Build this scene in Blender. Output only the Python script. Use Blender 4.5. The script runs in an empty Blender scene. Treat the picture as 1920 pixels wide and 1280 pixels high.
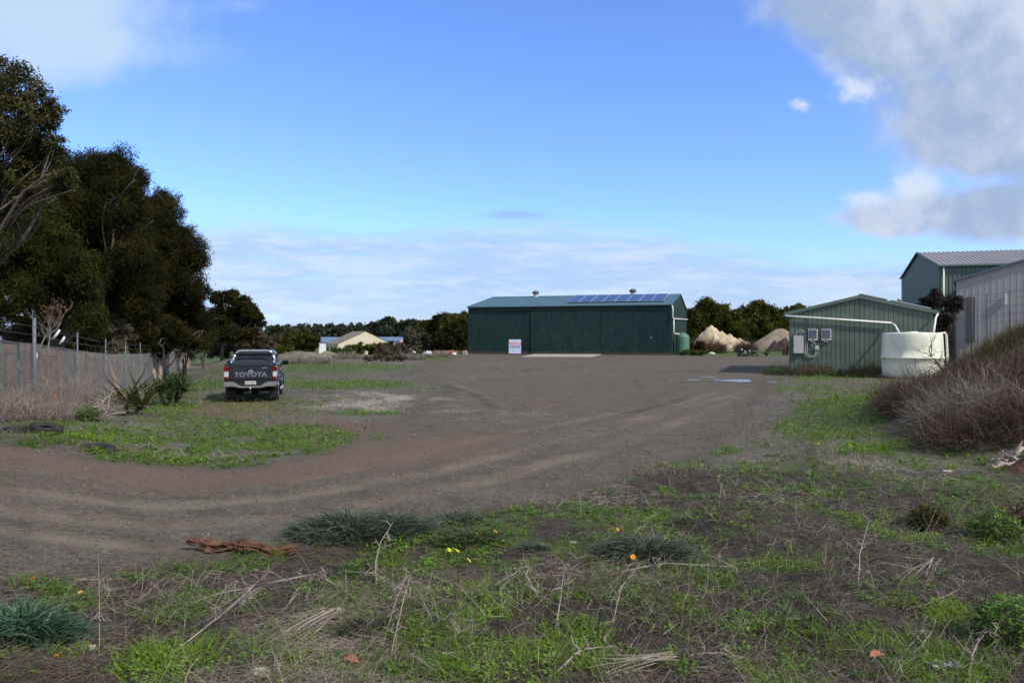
import bpy, bmesh, math, random
import numpy as np
from mathutils import Vector, Matrix

# ------------------------------------------------------------------ camera, sky, sun, exposure
SC = bpy.context.scene
COL = SC.collection
F, CX, HY, CH = 1470.0, 960.0, 635.0, 2.25      # focal length in photo px, centre column, horizon row, eye height
R = math.radians
cam_d = bpy.data.cameras.new('camera'); cam = bpy.data.objects.new('camera', cam_d); COL.objects.link(cam)
cam.location = (0, 0, CH); cam.rotation_euler = (math.pi/2 - 5/F, 0, 0)
cam_d.sensor_width = 36; cam_d.lens = 36*F/1920; cam_d.clip_start = .1; cam_d.clip_end = 20000
SC.camera = cam
SC.render.resolution_x, SC.render.resolution_y = 1024, 682
SC.view_settings.view_transform = 'Standard'; SC.view_settings.look = 'None'; SC.view_settings.gamma = 1
SC.view_settings.exposure = 0.85
try:
    SC.cycles.use_denoising = True
    SC.cycles.max_bounces = 6; SC.cycles.diffuse_bounces = 3; SC.cycles.transparent_max_bounces = 16
except Exception: pass

SUN_EL, SUN_AZ = 41, -38            # azimuth: degrees from +X towards +Y
sd = Vector((math.cos(R(SUN_EL))*math.cos(R(SUN_AZ)), math.cos(R(SUN_EL))*math.sin(R(SUN_AZ)), math.sin(R(SUN_EL))))
sl = bpy.data.lights.new('sun', 'SUN'); sl.energy = 2.2; sl.angle = R(1.5); sl.color = (1, .94, .85)
so = bpy.data.objects.new('sun', sl); COL.objects.link(so); so.rotation_euler = sd.to_track_quat('Z', 'Y').to_euler()

class N:
    """tiny node helper"""
    def __init__(s, tree): s.t = tree
    def n(s, typ, ins=None, **kw):
        nd = s.t.nodes.new(typ)
        for k, v in kw.items(): setattr(nd, k, v)
        for k, v in (ins or {}).items():
            if isinstance(v, bpy.types.NodeSocket): s.t.links.new(v, nd.inputs[k])
            else: nd.inputs[k].default_value = v
        return nd
    def m(s, op, a, b=0.0, c=0.0, clamp=False):
        return s.n('ShaderNodeMath', {0: a, 1: b, 2: c}, operation=op, use_clamp=clamp).outputs[0]
    def ss(s, v, lo, hi, a=0.0, b=1.0):
        return s.n('ShaderNodeMapRange', {0: v, 1: lo, 2: hi, 3: a, 4: b}, interpolation_type='SMOOTHSTEP').outputs[0]
    def mix(s, f, a, b, mode='MIX'):
        nd = s.n('ShaderNodeMix', data_type='RGBA', blend_type=mode)
        for i, v in ((0, f), (6, a), (7, b)):
            if isinstance(v, bpy.types.NodeSocket): s.t.links.new(v, nd.inputs[i])
            else: nd.inputs[i].default_value = (v if i == 0 else tuple(v)+((1,) if len(v) == 3 else ()))
        return nd.outputs[2]
    def noise(s, vec, scale, detail=3, rough=.55, dist=0):
        i = {'Scale': scale, 'Detail': detail, 'Roughness': rough, 'Distortion': dist}
        if vec is not None: i['Vector'] = vec
        return s.n('ShaderNodeTexNoise', i).outputs['Fac']

def s2l(*c):
    return tuple(((v/255)/12.92 if v/255 <= .04045 else ((v/255+.055)/1.055)**2.4) for v in c)

W = bpy.data.worlds.new('World'); SC.world = W; W.use_nodes = True
wt = W.node_tree; wt.nodes.clear(); w = N(wt)
sky = w.n('ShaderNodeTexSky', sky_type='NISHITA', sun_disc=False, sun_elevation=R(SUN_EL), sun_rotation=R(90-SUN_AZ), air_density=1.0, dust_density=.4, ozone_density=3.0)
tc = w.n('ShaderNodeTexCoord').outputs['Generated']
sp = w.n('ShaderNodeSeparateXYZ', {0: tc})
yy = w.m('MAXIMUM', w.m('ABSOLUTE', sp.outputs[1]), .05)
u = w.m('DIVIDE', sp.outputs[0], yy); v = w.m('DIVIDE', sp.outputs[2], yy)
uv = w.n('ShaderNodeCombineXYZ', {0: u, 1: v, 2: 0.0}).outputs[0]
nz = w.noise(uv, 7.0, 6, .55); nzf = w.noise(uv, 22.0, 5, .6)
def UV(px, py): return (px-CX)/F, (HY-py)/F
def blob(px, py, rx, ry):
    a, b = UV(px, py)
    du = w.m('DIVIDE', w.m('SUBTRACT', u, a), rx/F); dv = w.m('DIVIDE', w.m('SUBTRACT', v, b), ry/F)
    return w.m('SUBTRACT', 1.0, w.m('SQRT', w.m('ADD', w.m('MULTIPLY', du, du), w.m('MULTIPLY', dv, dv))))
def mx(*a):
    r = a[0]
    for q in a[1:]: r = w.m('MAXIMUM', r, q)
    return r
nn = w.m('ADD', w.m('MULTIPLY', w.m('SUBTRACT', nz, .5), 1.1), w.m('MULTIPLY', w.m('SUBTRACT', nzf, .5), .55))
# big grey cloud to the right
big = mx(blob(2010, 150, 430, 260), blob(1790, 50, 340, 150), blob(1930, 395, 350, 70), blob(1850, 250, 230, 110), blob(1680, 410, 130, 42), blob(1620, 10, 230, 100))
bigm = w.ss(w.m('ADD', big, w.m('MULTIPLY', nn, .8)), -.06, .4)
soft = w.noise(uv, 3.2, 4, .5)
fr = mx(blob(1615, 170, 62, 34), blob(1700, 350, 70, 34), blob(1640, 372, 60, 26), blob(1505, 197, 22, 15))
fn = w.m('ADD', w.m('MULTIPLY', w.m('SUBTRACT', w.noise(uv, 16, 5, .6), .5), 1.6), w.m('MULTIPLY', w.m('SUBTRACT', w.noise(uv, 45, 4, .6), .5), .8))
frm = w.ss(w.m('ADD', fr, w.m('MULTIPLY', fn, 1.5)), -.1, 1.05)
lt = mx(blob(40, 20, 330, 130), blob(130, 80, 190, 95))
ltm = w.ss(w.m('ADD', lt, w.m('MULTIPLY', nn, .8)), -.15, .6)
wis = mx(blob(330, 95, 180, 60), blob(450, 10, 90, 30))
wism = w.m('MULTIPLY', w.ss(w.m('ADD', wis, w.m('MULTIPLY', nn, 1.2)), .1, 1.0), .35)
# layered bank low over the horizon: stretched noise
st = w.n('ShaderNodeCombineXYZ', {0: w.m('MULTIPLY', u, 1.0), 1: w.m('MULTIPLY', v, 5.5), 2: 3.0}).outputs[0]
sn = w.noise(st, 4.5, 6, .55); sn2 = w.noise(st, 11, 5, .6)
edge = w.m('ADD', .150, w.m('MULTIPLY', w.m('SUBTRACT', sn, .5), .09))
edge = w.m('SUBTRACT', edge, w.m('MULTIPLY', w.ss(u, -.05, .45), .042))
low = w.m('MULTIPLY', w.ss(w.m('SUBTRACT', edge, v), -.012, .03), .82)
low = w.m('MULTIPLY', low, w.ss(sn2, .22, .5, .55, 1.0))
thin = w.m('MULTIPLY', w.ss(w.m('ADD', blob(960, 403, 90, 14), w.m('MULTIPLY', nn, .7)), 0.0, .8), .45)
behind = w.ss(sp.outputs[1], -.02, .05)                       # clouds overhead and behind the camera too
over = w.ss(w.noise(tc, 2.2, 5, .6), .36, .56)
skc = w.mix(1.0, sky.outputs[0], (.56, .68, 1.0), 'MULTIPLY')
K = 1/(.14*2**.85)                                           # cloud radiance is given as seen
def kc(r, g, b, k=1.0): return tuple(q*K*k for q in s2l(r, g, b))
lowc = w.mix(w.ss(w.m('ADD', sn2, w.m('MULTIPLY', w.m('SUBTRACT', sn, .5), .8)), .35, .7), kc(174, 199, 235), kc(208, 223, 244))
lowc = w.mix(w.ss(v, .03, .0), lowc, kc(176, 204, 240))
c = w.mix(low, skc, lowc)
c = w.mix(thin, c, kc(150, 175, 225))
c = w.mix(wism, c, kc(185, 215, 250))
c = w.mix(w.m('MULTIPLY', ltm, .9), c, kc(200, 224, 248))
n3_ = w.noise(uv, 12, 6, .62, .3)
bigc = w.mix(w.ss(w.m('ADD', soft, w.m('ADD', w.m('MULTIPLY', nn, .35), w.m('MULTIPLY', w.m('SUBTRACT', n3_, .5), .5))), .36, .64), kc(166, 186, 217), kc(208, 220, 238))
bigc = w.mix(w.m('MULTIPLY', w.ss(w.m('ADD', big, w.m('MULTIPLY', nn, .5)), .38, .0), w.ss(n3_, .38, .62)), bigc, kc(208, 224, 246))
c = w.mix(w.m('MULTIPLY', bigm, .96), c, bigc)
c = w.mix(w.m('MULTIPLY', frm, .95), c, kc(215, 230, 250))
front = w.m('MULTIPLY', behind, w.ss(v, 1.1, .5))
cb = w.mix(w.m('MULTIPLY', over, .9), skc, kc(196, 196, 200))
c = w.mix(front, cb, c)
bg = w.n('ShaderNodeBackground', {'Color': c, 'Strength': .14})
wo = w.n('ShaderNodeOutputWorld', {'Surface': bg.outputs[0]})

# ------------------------------------------------------------------ helpers
rng = np.random.default_rng(7); random.seed(7)
def tag(o, label=None, cat=None, group=None, kind=None):
    if label: o['label'] = label
    if cat: o['category'] = cat
    if group: o['group'] = group
    if kind: o['kind'] = kind
    return o
def thing(name, label, cat, loc=(0, 0, 0), rz=0, group=None):
    o = bpy.data.objects.new(name, None); COL.objects.link(o); o.location = loc; o.rotation_euler = (0, 0, rz)
    o.empty_display_size = .2
    return tag(o, label, cat, group)
def copy_tree(o, parent=None):
    c_ = o.copy(); COL.objects.link(c_)
    if parent is not None: c_.parent = parent
    for ch in list(o.children): copy_tree(ch, c_)
    return c_
def ssp(x, a, b):
    t = np.clip((x-a)/(b-a), 0, 1); return t*t*(3-2*t)
def vn(x, y, seed=0):
    xi = np.floor(x).astype(np.int64); yi = np.floor(y).astype(np.int64); fx = x-xi; fy = y-yi
    fx = fx*fx*(3-2*fx); fy = fy*fy*(3-2*fy)
    def h(a, b):
        q = (a*374761393 + b*668265263 + seed*974634777) & 0xffffffff
        q = ((q ^ (q >> 13))*1274126177) & 0xffffffff
        return ((q ^ (q >> 16)) & 0xffff)/65535.0
    return (h(xi, yi)*(1-fx)+h(xi+1, yi)*fx)*(1-fy) + (h(xi, yi+1)*(1-fx)+h(xi+1, yi+1)*fx)*fy
def fbm(x, y, s=1.0, o=4, seed=0):
    r, a, t = 0, .5, 0
    for i in range(o):
        r = r + a*vn(x*s+i*17.3, y*s+i*9.1, seed+i); t += a; a *= .5; s *= 2.03
    return r/t

def PX(px, py, Y):            # photo pixel at depth Y -> world point
    return Vector(((px-CX)/F*Y, Y, CH-(py-HY)/F*Y))
def GP(px, py):               # photo pixel -> point on the level ground
    Y = CH*F/(py-HY); return ((px-CX)/F*Y, Y)

# ---- regions of the yard, given once as outlines and carried over to ground coordinates
def poly(pts): return np.array([GP(*p) for p in pts])
GRAVEL = poly([(-900, 1230), (-300, 1180), (0, 1128), (200, 1088), (350, 1052), (560, 1022), (700, 992), (850, 968), (1000, 942), (1150, 905), (1250, 875), (1330, 835), (1390, 790), (1430, 745), (1450, 715), (1490, 700), (1490, 676), (1300, 668), (1275, 666), (1275, 655), (870, 655), (862, 668), (800, 682), (770, 700), (830, 730), (800, 745), (770, 770), (725, 795), (690, 822), (600, 852), (400, 880), (130, 892), (0, 895), (-300, 900), (-900, 900)])
CLAY = poly([(-900, 985), (0, 940), (300, 925), (600, 895), (820, 865), (960, 830), (880, 815), (780, 815), (700, 828), (600, 856), (400, 884), (130, 895), (0, 900), (-300, 903), (-900, 903)])
CLAY2 = poly([(330, 775), (360, 757), (420, 748), (560, 752), (560, 770), (480, 785), (380, 790)])
CLAY3 = poly([(470, 800), (560, 782), (700, 790), (740, 800), (690, 820), (560, 830)])
CLAY4 = poly([(980, 720), (1060, 705), (1075, 690), (1050, 688), (1030, 705), (1000, 760), (1030, 775), (1050, 745), (1070, 715)])
PALE1 = poly([(545, 760), (600, 738), (700, 733), (820, 735), (860, 745), (800, 760), (760, 772), (650, 775)])
PALE2 = poly([(760, 775), (860, 762), (1010, 768), (1090, 778), (1080, 790), (950, 790), (800, 800)])
PALE3 = poly([(1400, 862), (1440, 845), (1520, 850), (1680, 858), (1760, 870), (1800, 890), (1640, 885), (1480, 878)])
FORE = poly([(-900, 1230), (-300, 1180), (0, 1128), (200, 1088), (350, 1052), (560, 1022), (700, 992), (850, 968), (1000, 942), (1150, 905), (1250, 875), (1500, 880), (1800, 890), (2300, 880), (2600, 1600), (-1200, 1600)])
def sdp(P, x, y):
    d = np.full(x.shape, 1e9); ins = np.zeros(x.shape, bool); n = len(P)
    for i in range(n):
        ax, ay = P[i]; bx, by = P[(i+1) % n]
        ex, ey = bx-ax, by-ay; L = ex*ex+ey*ey+1e-12
        t = np.clip(((x-ax)*ex+(y-ay)*ey)/L, 0, 1)
        d = np.minimum(d, (x-ax-t*ex)**2+(y-ay-t*ey)**2)
        c1 = (ay > y) != (by > y)
        with np.errstate(divide='ignore', invalid='ignore'):
            ins ^= c1 & (x < ex*(y-ay)/(ey if ey != 0 else 1e-9)+ax)
    return np.where(ins, 1, -1)*np.sqrt(d)
def region(P, x, y, soft=.4, amp=1.2, s=.9, seed=3):
    k = np.clip(y/14, .5, 4)
    return ssp(sdp(P, x, y)+(fbm(x, y, s, 4, seed)-.5)*amp*k, -soft*k, soft*k)
# green patches: centre, half sizes (photo px on the ground) and weight
GRN = [(330, 850, 300, 34, 1), (130, 880, 120, 16, .9), (560, 822, 110, 26, 1), (420, 840, 160, 30, .9), (300, 765, 70, 22, .8), (60, 888, 90, 14, .9), (640, 688, 150, 7, .8), (590, 682, 70, 4, 1), (650, 720, 120, 9, .95), (530, 712, 60, 6, .6),
       (690, 775, 70, 4, .8), (785, 757, 18, 3, .9), (390, 720, 70, 12, .7), (560, 690, 200, 14, .45), (450, 760, 200, 30, .3), (820, 672, 60, 4, .7), (380, 800, 120, 20, .6), (1600, 775, 110, 22, 1), (1560, 800, 110, 30, .8), (1640, 845, 90, 18, .95), (1345, 845, 50, 8, 1), (1700, 870, 60, 6, .5),
       (1620, 740, 120, 10, .45), (1500, 730, 100, 8, .4), (1550, 706, 80, 5, .8), (1720, 905, 130, 8, .8), (1850, 905, 110, 10, .9), (1560, 920, 80, 8, .55), (1480, 700, 30, 8, .7), (1300, 660, 40, 3, .9), (1390, 657, 80, 4, .9),
       (870, 1195, 140, 45, 1.2), (610, 1065, 70, 25, 1), (560, 1110, 60, 25, .8), (640, 1150, 60, 25, .7), (480, 1010, 70, 10, .9), (550, 1005, 40, 8, .8), (1080, 950, 90, 24, 1), (1010, 960, 50, 15, .8), (900, 1010, 130, 28, .8), (860, 1050, 110, 25, .7), (950, 1090, 80, 25, .7), (1330, 1125, 70, 25, 1.1), (1420, 1165, 80, 25, 1.1), (1500, 1080, 50, 25, 1.2), (1060, 1110, 80, 25, .6),
       (250, 1245, 150, 38, 1.1), (140, 1150, 130, 30, .8), (330, 1110, 120, 30, .7), (60, 1100, 60, 15, .6), (300, 1180, 60, 20, .8), (1750, 1210, 150, 40, .9), (1860, 1240, 120, 40, 1), (1660, 1150, 100, 20, .7), (1850, 1140, 90, 18, .8), (1100, 1190, 100, 25, .9), (1060, 1240, 110, 25, 1), (1250, 1200, 80, 20, .7), (1200, 970, 160, 25, .6), (1300, 1000, 120, 20, .5), (1150, 1010, 100, 20, .3), (1640, 920, 80, 10, .7), (1500, 960, 200, 25, .4), (1700, 1010, 200, 30, .5), (850, 1270, 120, 18, 1), (1880, 1040, 60, 25, .8), (720, 1110, 60, 40, .5), (780, 1265, 60, 18, .9)]
def green(x, y, var=True):
    yy_ = np.maximum(y, 1.0); px = CX+F*x/yy_; py = HY+CH*F/yy_
    g = np.zeros(x.shape)
    for cx, cy, rx, ry, wt_ in GRN:
        d = np.sqrt(((px-cx)/rx)**2+((py-cy)/ry)**2)
        g = np.maximum(g, wt_*ssp(1.35-d, 0, .8))
    n1 = fbm(x, y, 2.2, 4, 11); n2 = fbm(x, y, .25, 3, 5)
    base = .17*region(FORE, x, y, .3) + .30*ssp(n2, .5, .65)*(1-ssp(y, 60, 110)) + .55*ssp(y, 75, 120)
    g = np.maximum(g, base)
    gr = region(GRAVEL, x, y, .25, 1.0)
    return g*(1-gr)*np.where(y > 16, ssp(n1, .18, .5), ssp(n1, .34, .6))
def height(x, y, micro=True):
    x = np.asarray(x, float); y = np.asarray(y, float)
    q = x-np.interp(y, [13, 20, 34, 40, 45, 60, 120], [9.7, 11.6, 17, 22, 26, 33, 60])
    z = 2.7*ssp(q, .3, 6.5)*ssp(y, 14, 24)+.35*ssp(q, 6, 40)
    z = z + .5*ssp(x, 7.5, 11)*ssp(y, 11, 15)*(1-ssp(y, 22, 30))
    xf = -5.77-.347*y
    pr = np.interp(y, [0, 12, 19, 22, 28, 34, 45, 80, 110], [.6, .6, .42, .3, .04, -.2, -.4, -.75, -1.2])
    wgt = ssp(xf+5.5-x, 0, 4.5)
    z = z + pr*wgt*(1-ssp(y, 110, 150))
    z = z - 2.0*ssp(y, 105, 150)*ssp(-x, 12, 32)
    if micro:
        f = region(FORE, x, y, .5)
        z = z + f*(.16*(fbm(x, y, .55, 3, 21)-.5) + .07*(fbm(x, y, 3.1, 3, 22)-.5))*ssp(y, 2, 6)*(1-ssp(y, 18, 30))
        z = z + (1-f)*.05*(fbm(x, y, .8, 3, 23)-.5)*(1-ssp(y, 25, 45))
        z = z + .25*(fbm(x, y, .12, 3, 24)-.5)*ssp(q, 1, 5)
    return z
def hz(x, y): return float(height(np.array([x]), np.array([y]))[0])

# ---- materials
MATS = {}
def mat(name, col, rough=.6, metal=0, var=.15, vs=3.0, bump=0, bs=40, spec=.4, dirt=0, dirtc=(.09, .07, .05), coat=0, splash=0):
    if name in MATS: return MATS[name]
    m_ = bpy.data.materials.new(name); m_.use_nodes = True; t = m_.node_tree; t.nodes.clear(); q = N(t)
    co = q.n('ShaderNodeTexCoord').outputs['Object']
    nf = q.noise(co, vs, 5, .6)
    a = tuple(max(0, k*(1-var)) for k in col); b = tuple(min(1, k*(1+var)) for k in col)
    c_ = q.mix(q.ss(nf, .3, .7), a, b)
    if dirt:
        z = q.n('ShaderNodeSeparateXYZ', {0: co}).outputs[2]
        dm = q.m('MULTIPLY', q.ss(q.noise(co, vs*1.7, 6, .65), .42, .75), dirt)
        c_ = q.mix(dm, c_, dirtc)
    if splash:
        z = q.n('ShaderNodeSeparateXYZ', {0: co}).outputs[2]; xy = q.n('ShaderNodeMapping', {0: co, 3: (2.2, 2.2, .15)}).outputs[0]
        sn_ = q.noise(xy, 1.6, 5, .65); hh = q.m('MULTIPLY', sn_, splash*2.0)
        c_ = q.mix(q.m('MULTIPLY', q.ss(q.m('SUBTRACT', hh, z), -.15*splash, .9*splash), .6), c_, (.13, .105, .08))
        c_ = q.mix(q.m('MULTIPLY', q.ss(q.noise(xy, 3.5, 4, .7), .56, .72), .28), c_, (.16, .15, .13))
    bs_ = q.n('ShaderNodeBsdfPrincipled', {'Base Color': c_, 'Metallic': metal, 'Specular IOR Level': spec, 'Coat Weight': coat})
    t.links.new(q.ss(nf, .2, .8, max(0, rough-.08), min(1, rough+.08)), bs_.inputs['Roughness'])
    if bump:
        bn = q.n('ShaderNodeBump', {'Height': q.noise(co, bs, 4, .6), 'Strength': bump, 'Distance': .02})
        t.links.new(bn.outputs[0], bs_.inputs['Normal'])
    q.n('ShaderNodeOutputMaterial', {'Surface': bs_.outputs[0]})
    MATS[name] = m_; return m_
def leafmat(name, cols, rough=.6, trans=.25, spec=.3, rw=.3):
    """foliage: colour from the vertex attribute 'tint' and a per-leaf random value"""
    if name in MATS: return MATS[name]
    m_ = bpy.data.materials.new(name); m_.use_nodes = True; t = m_.node_tree; t.nodes.clear(); q = N(t)
    at = q.n('ShaderNodeAttribute', attribute_name='tint').outputs['Fac']
    rnd = q.n('ShaderNodeNewGeometry').outputs['Random Per Island']
    f = q.m('ADD', q.m('MULTIPLY', at, 1-rw), q.m('MULTIPLY', rnd, rw), clamp=True)
    cr = q.n('ShaderNodeValToRGB', {0: f}); e = cr.color_ramp.elements
    while len(e) < len(cols): e.new(.5)
    for i, c_ in enumerate(cols): e[i].position = i/(len(cols)-1); e[i].color = tuple(c_)+(1,)
    b = q.n('ShaderNodeBsdfPrincipled', {'Base Color': cr.outputs[0], 'Roughness': rough, 'Specular IOR Level': spec})
    if trans:
        tr = q.n('ShaderNodeBsdfTranslucent', {'Color': cr.outputs[0]})
        b = q.n('ShaderNodeMixShader', {0: trans, 1: b.outputs[0], 2: tr.outputs[0]})
    q.n('ShaderNodeOutputMaterial', {'Surface': b.outputs[0]})
    MATS[name] = m_; return m_

# ---- mesh builders
def npmesh(name, V, Fc, mtl, parent=None, tint=None, smooth=False):
    me = bpy.data.meshes.new(name); V = np.asarray(V, np.float32); Fc = np.asarray(Fc, np.int32); k = Fc.shape[1]
    me.vertices.add(len(V)); me.vertices.foreach_set('co', V.ravel())
    me.loops.add(Fc.size); me.loops.foreach_set('vertex_index', Fc.ravel())
    me.polygons.add(len(Fc)); me.polygons.foreach_set('loop_start', np.arange(0, Fc.size, k, dtype=np.int32))
    if smooth: me.polygons.foreach_set('use_smooth', np.ones(len(Fc), bool))
    me.update(calc_edges=True)
    if tint is not None:
        a = me.attributes.new('tint', 'FLOAT', 'POINT'); a.data.foreach_set('value', np.asarray(tint, np.float32))
    for q in (mtl if isinstance(mtl, (list, tuple)) else [mtl]): me.materials.append(q)
    o = bpy.data.objects.new(name, me); COL.objects.link(o)
    if parent is not None: o.parent = parent
    return o
class MB:
    def __init__(s): s.v = []; s.f = []; s.m = []; s.sm = []
    def add(s, vs, fs, mi=0, smooth=False, M=None):
        b = len(s.v)
        for q in vs: s.v.append(tuple(M @ Vector(q)) if M is not None else tuple(q))
        for q in fs: s.f.append([b+i for i in q]); s.m.append(mi); s.sm.append(smooth)
        return s
    def box(s, c_, sz, bev=0, mi=0, M=None, seg=2):
        bm = bmesh.new(); bmesh.ops.create_cube(bm, size=1)
        for vv in bm.verts: vv.co = Vector((vv.co.x*sz[0]+c_[0], vv.co.y*sz[1]+c_[1], vv.co.z*sz[2]+c_[2]))
        if bev: bmesh.ops.bevel(bm, geom=list(bm.edges), offset=bev, segments=seg, affect='EDGES', profile=.5)
        s.bm(bm, mi, M, smooth=False); return s
    def bm(s, bm, mi=0, M=None, smooth=False):
        bm.verts.index_update()
        s.add([vv.co for vv in bm.verts], [[q.index for q in fc.verts] for fc in bm.faces], mi, smooth, M); bm.free(); return s
    def b(s, x0, x1, y0, y1, z0, z1, bev=0, mi=0, M=None):
        return s.box(((x0+x1)/2, (y0+y1)/2, (z0+z1)/2), (abs(x1-x0), abs(y1-y0), abs(z1-z0)), bev, mi, M)
    def tube(s, pts, r, n=8, mi=0, cap=True, M=None):
        pts = [Vector(p) for p in pts]; rs = r if isinstance(r, (list, tuple)) else [r]*len(pts)
        vs, fs = [], []; prev = None
        for i, p in enumerate(pts):
            t = (pts[min(i+1, len(pts)-1)]-pts[max(i-1, 0)]).normalized()
            a = Vector((0, 0, 1)) if abs(t.z) < .9 else Vector((1, 0, 0))
            x_ = (prev - t*prev.dot(t)).normalized() if prev is not None and (prev-t*prev.dot(t)).length > 1e-3 else t.cross(a).normalized()
            prev = x_; y_ = t.cross(x_)
            for k in range(n):
                an = 2*math.pi*k/n; vs.append(p+(x_*math.cos(an)+y_*math.sin(an))*rs[i])
        for i in range(len(pts)-1):
            for k in range(n): fs.append([i*n+k, i*n+(k+1) % n, (i+1)*n+(k+1) % n, (i+1)*n+k])
        if cap: fs.append(list(range(n))[::-1]); fs.append([(len(pts)-1)*n+k for k in range(n)])
        return s.add(vs, fs, mi, True, M)
    def lathe(s, prof, n=32, mi=0, M=None, smooth=True):
        vs, fs = [], []
        for r, z in prof:
            for k in range(n):
                an = 2*math.pi*k/n; vs.append((r*math.cos(an), r*math.sin(an), z))
        for i in range(len(prof)-1):
            for k in range(n): fs.append([i*n+k, i*n+(k+1) % n, (i+1)*n+(k+1) % n, (i+1)*n+k])
        return s.add(vs, fs, mi, smooth, M)
    def prism(s, pl, y0, y1, mi=0, M=None, bev=0):
        """outline in XZ extruded along Y"""
        bm = bmesh.new(); a = [bm.verts.new((p[0], y0, p[1])) for p in pl]; f = bm.faces.new(a)
        r = bmesh.ops.extrude_face_region(bm, geom=[f])
        for q in r['geom']:
            if isinstance(q, bmesh.types.BMVert): q.co.y = y1
        bmesh.ops.recalc_face_normals(bm, faces=bm.faces)
        if bev: bmesh.ops.bevel(bm, geom=list(bm.edges), offset=bev, segments=2, affect='EDGES')
        return s.bm(bm, mi, M)
    def sheet(s, o, u_, v_, n_, W_, Lf, pitch=.2, dep=.03, kind='rib', mi=0, L0=None):
        """ribbed or corrugated sheet: runs W_ along u_, rises Lf(s) along v_, ribs stand out along n_"""
        o, u_, v_, n_ = Vector(o), Vector(u_), Vector(v_), Vector(n_)
        pr = [(0, 0), (.28, 0), (.4, 1), (.6, 1), (.72, 0)] if kind == 'rib' else [(0, 0), (.08, 0), (.15, 1), (.48, 1), (.5, .8), (.52, 1), (.93, 1)] if kind == 'pan' else [(0, 0), (.25, .5), (.5, 1), (.75, .5)]
        ss_ = [0.0]; dd = [0.0]; k = 0
        while k*pitch < W_:
            for a, b in pr:
                x_ = (k+a)*pitch
                if 0 < x_ < W_: ss_.append(x_); dd.append(b*dep)
            k += 1
        ss_.append(W_); dd.append(0.0)
        vs, fs = [], []
        for x_, d in zip(ss_, dd):
            l0 = L0(x_) if L0 else 0
            vs.append(o+u_*x_+n_*d+v_*l0); vs.append(o+u_*x_+n_*d+v_*Lf(x_))
        for i in range(len(ss_)-1): fs.append([2*i, 2*i+2, 2*i+3, 2*i+1])
        return s.add(vs, fs, mi)
    def build(s, name, mats, parent=None, smooth_angle=None):
        me = bpy.data.meshes.new(name); me.from_pydata(s.v, [], s.f)
        for q in (mats if isinstance(mats, (list, tuple)) else [mats]): me.materials.append(q)
        me.polygons.foreach_set('material_index', s.m); me.polygons.foreach_set('use_smooth', s.sm); me.update()
        o = bpy.data.objects.new(name, me); COL.objects.link(o)
        if parent is not None: o.parent = parent
        return o
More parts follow.
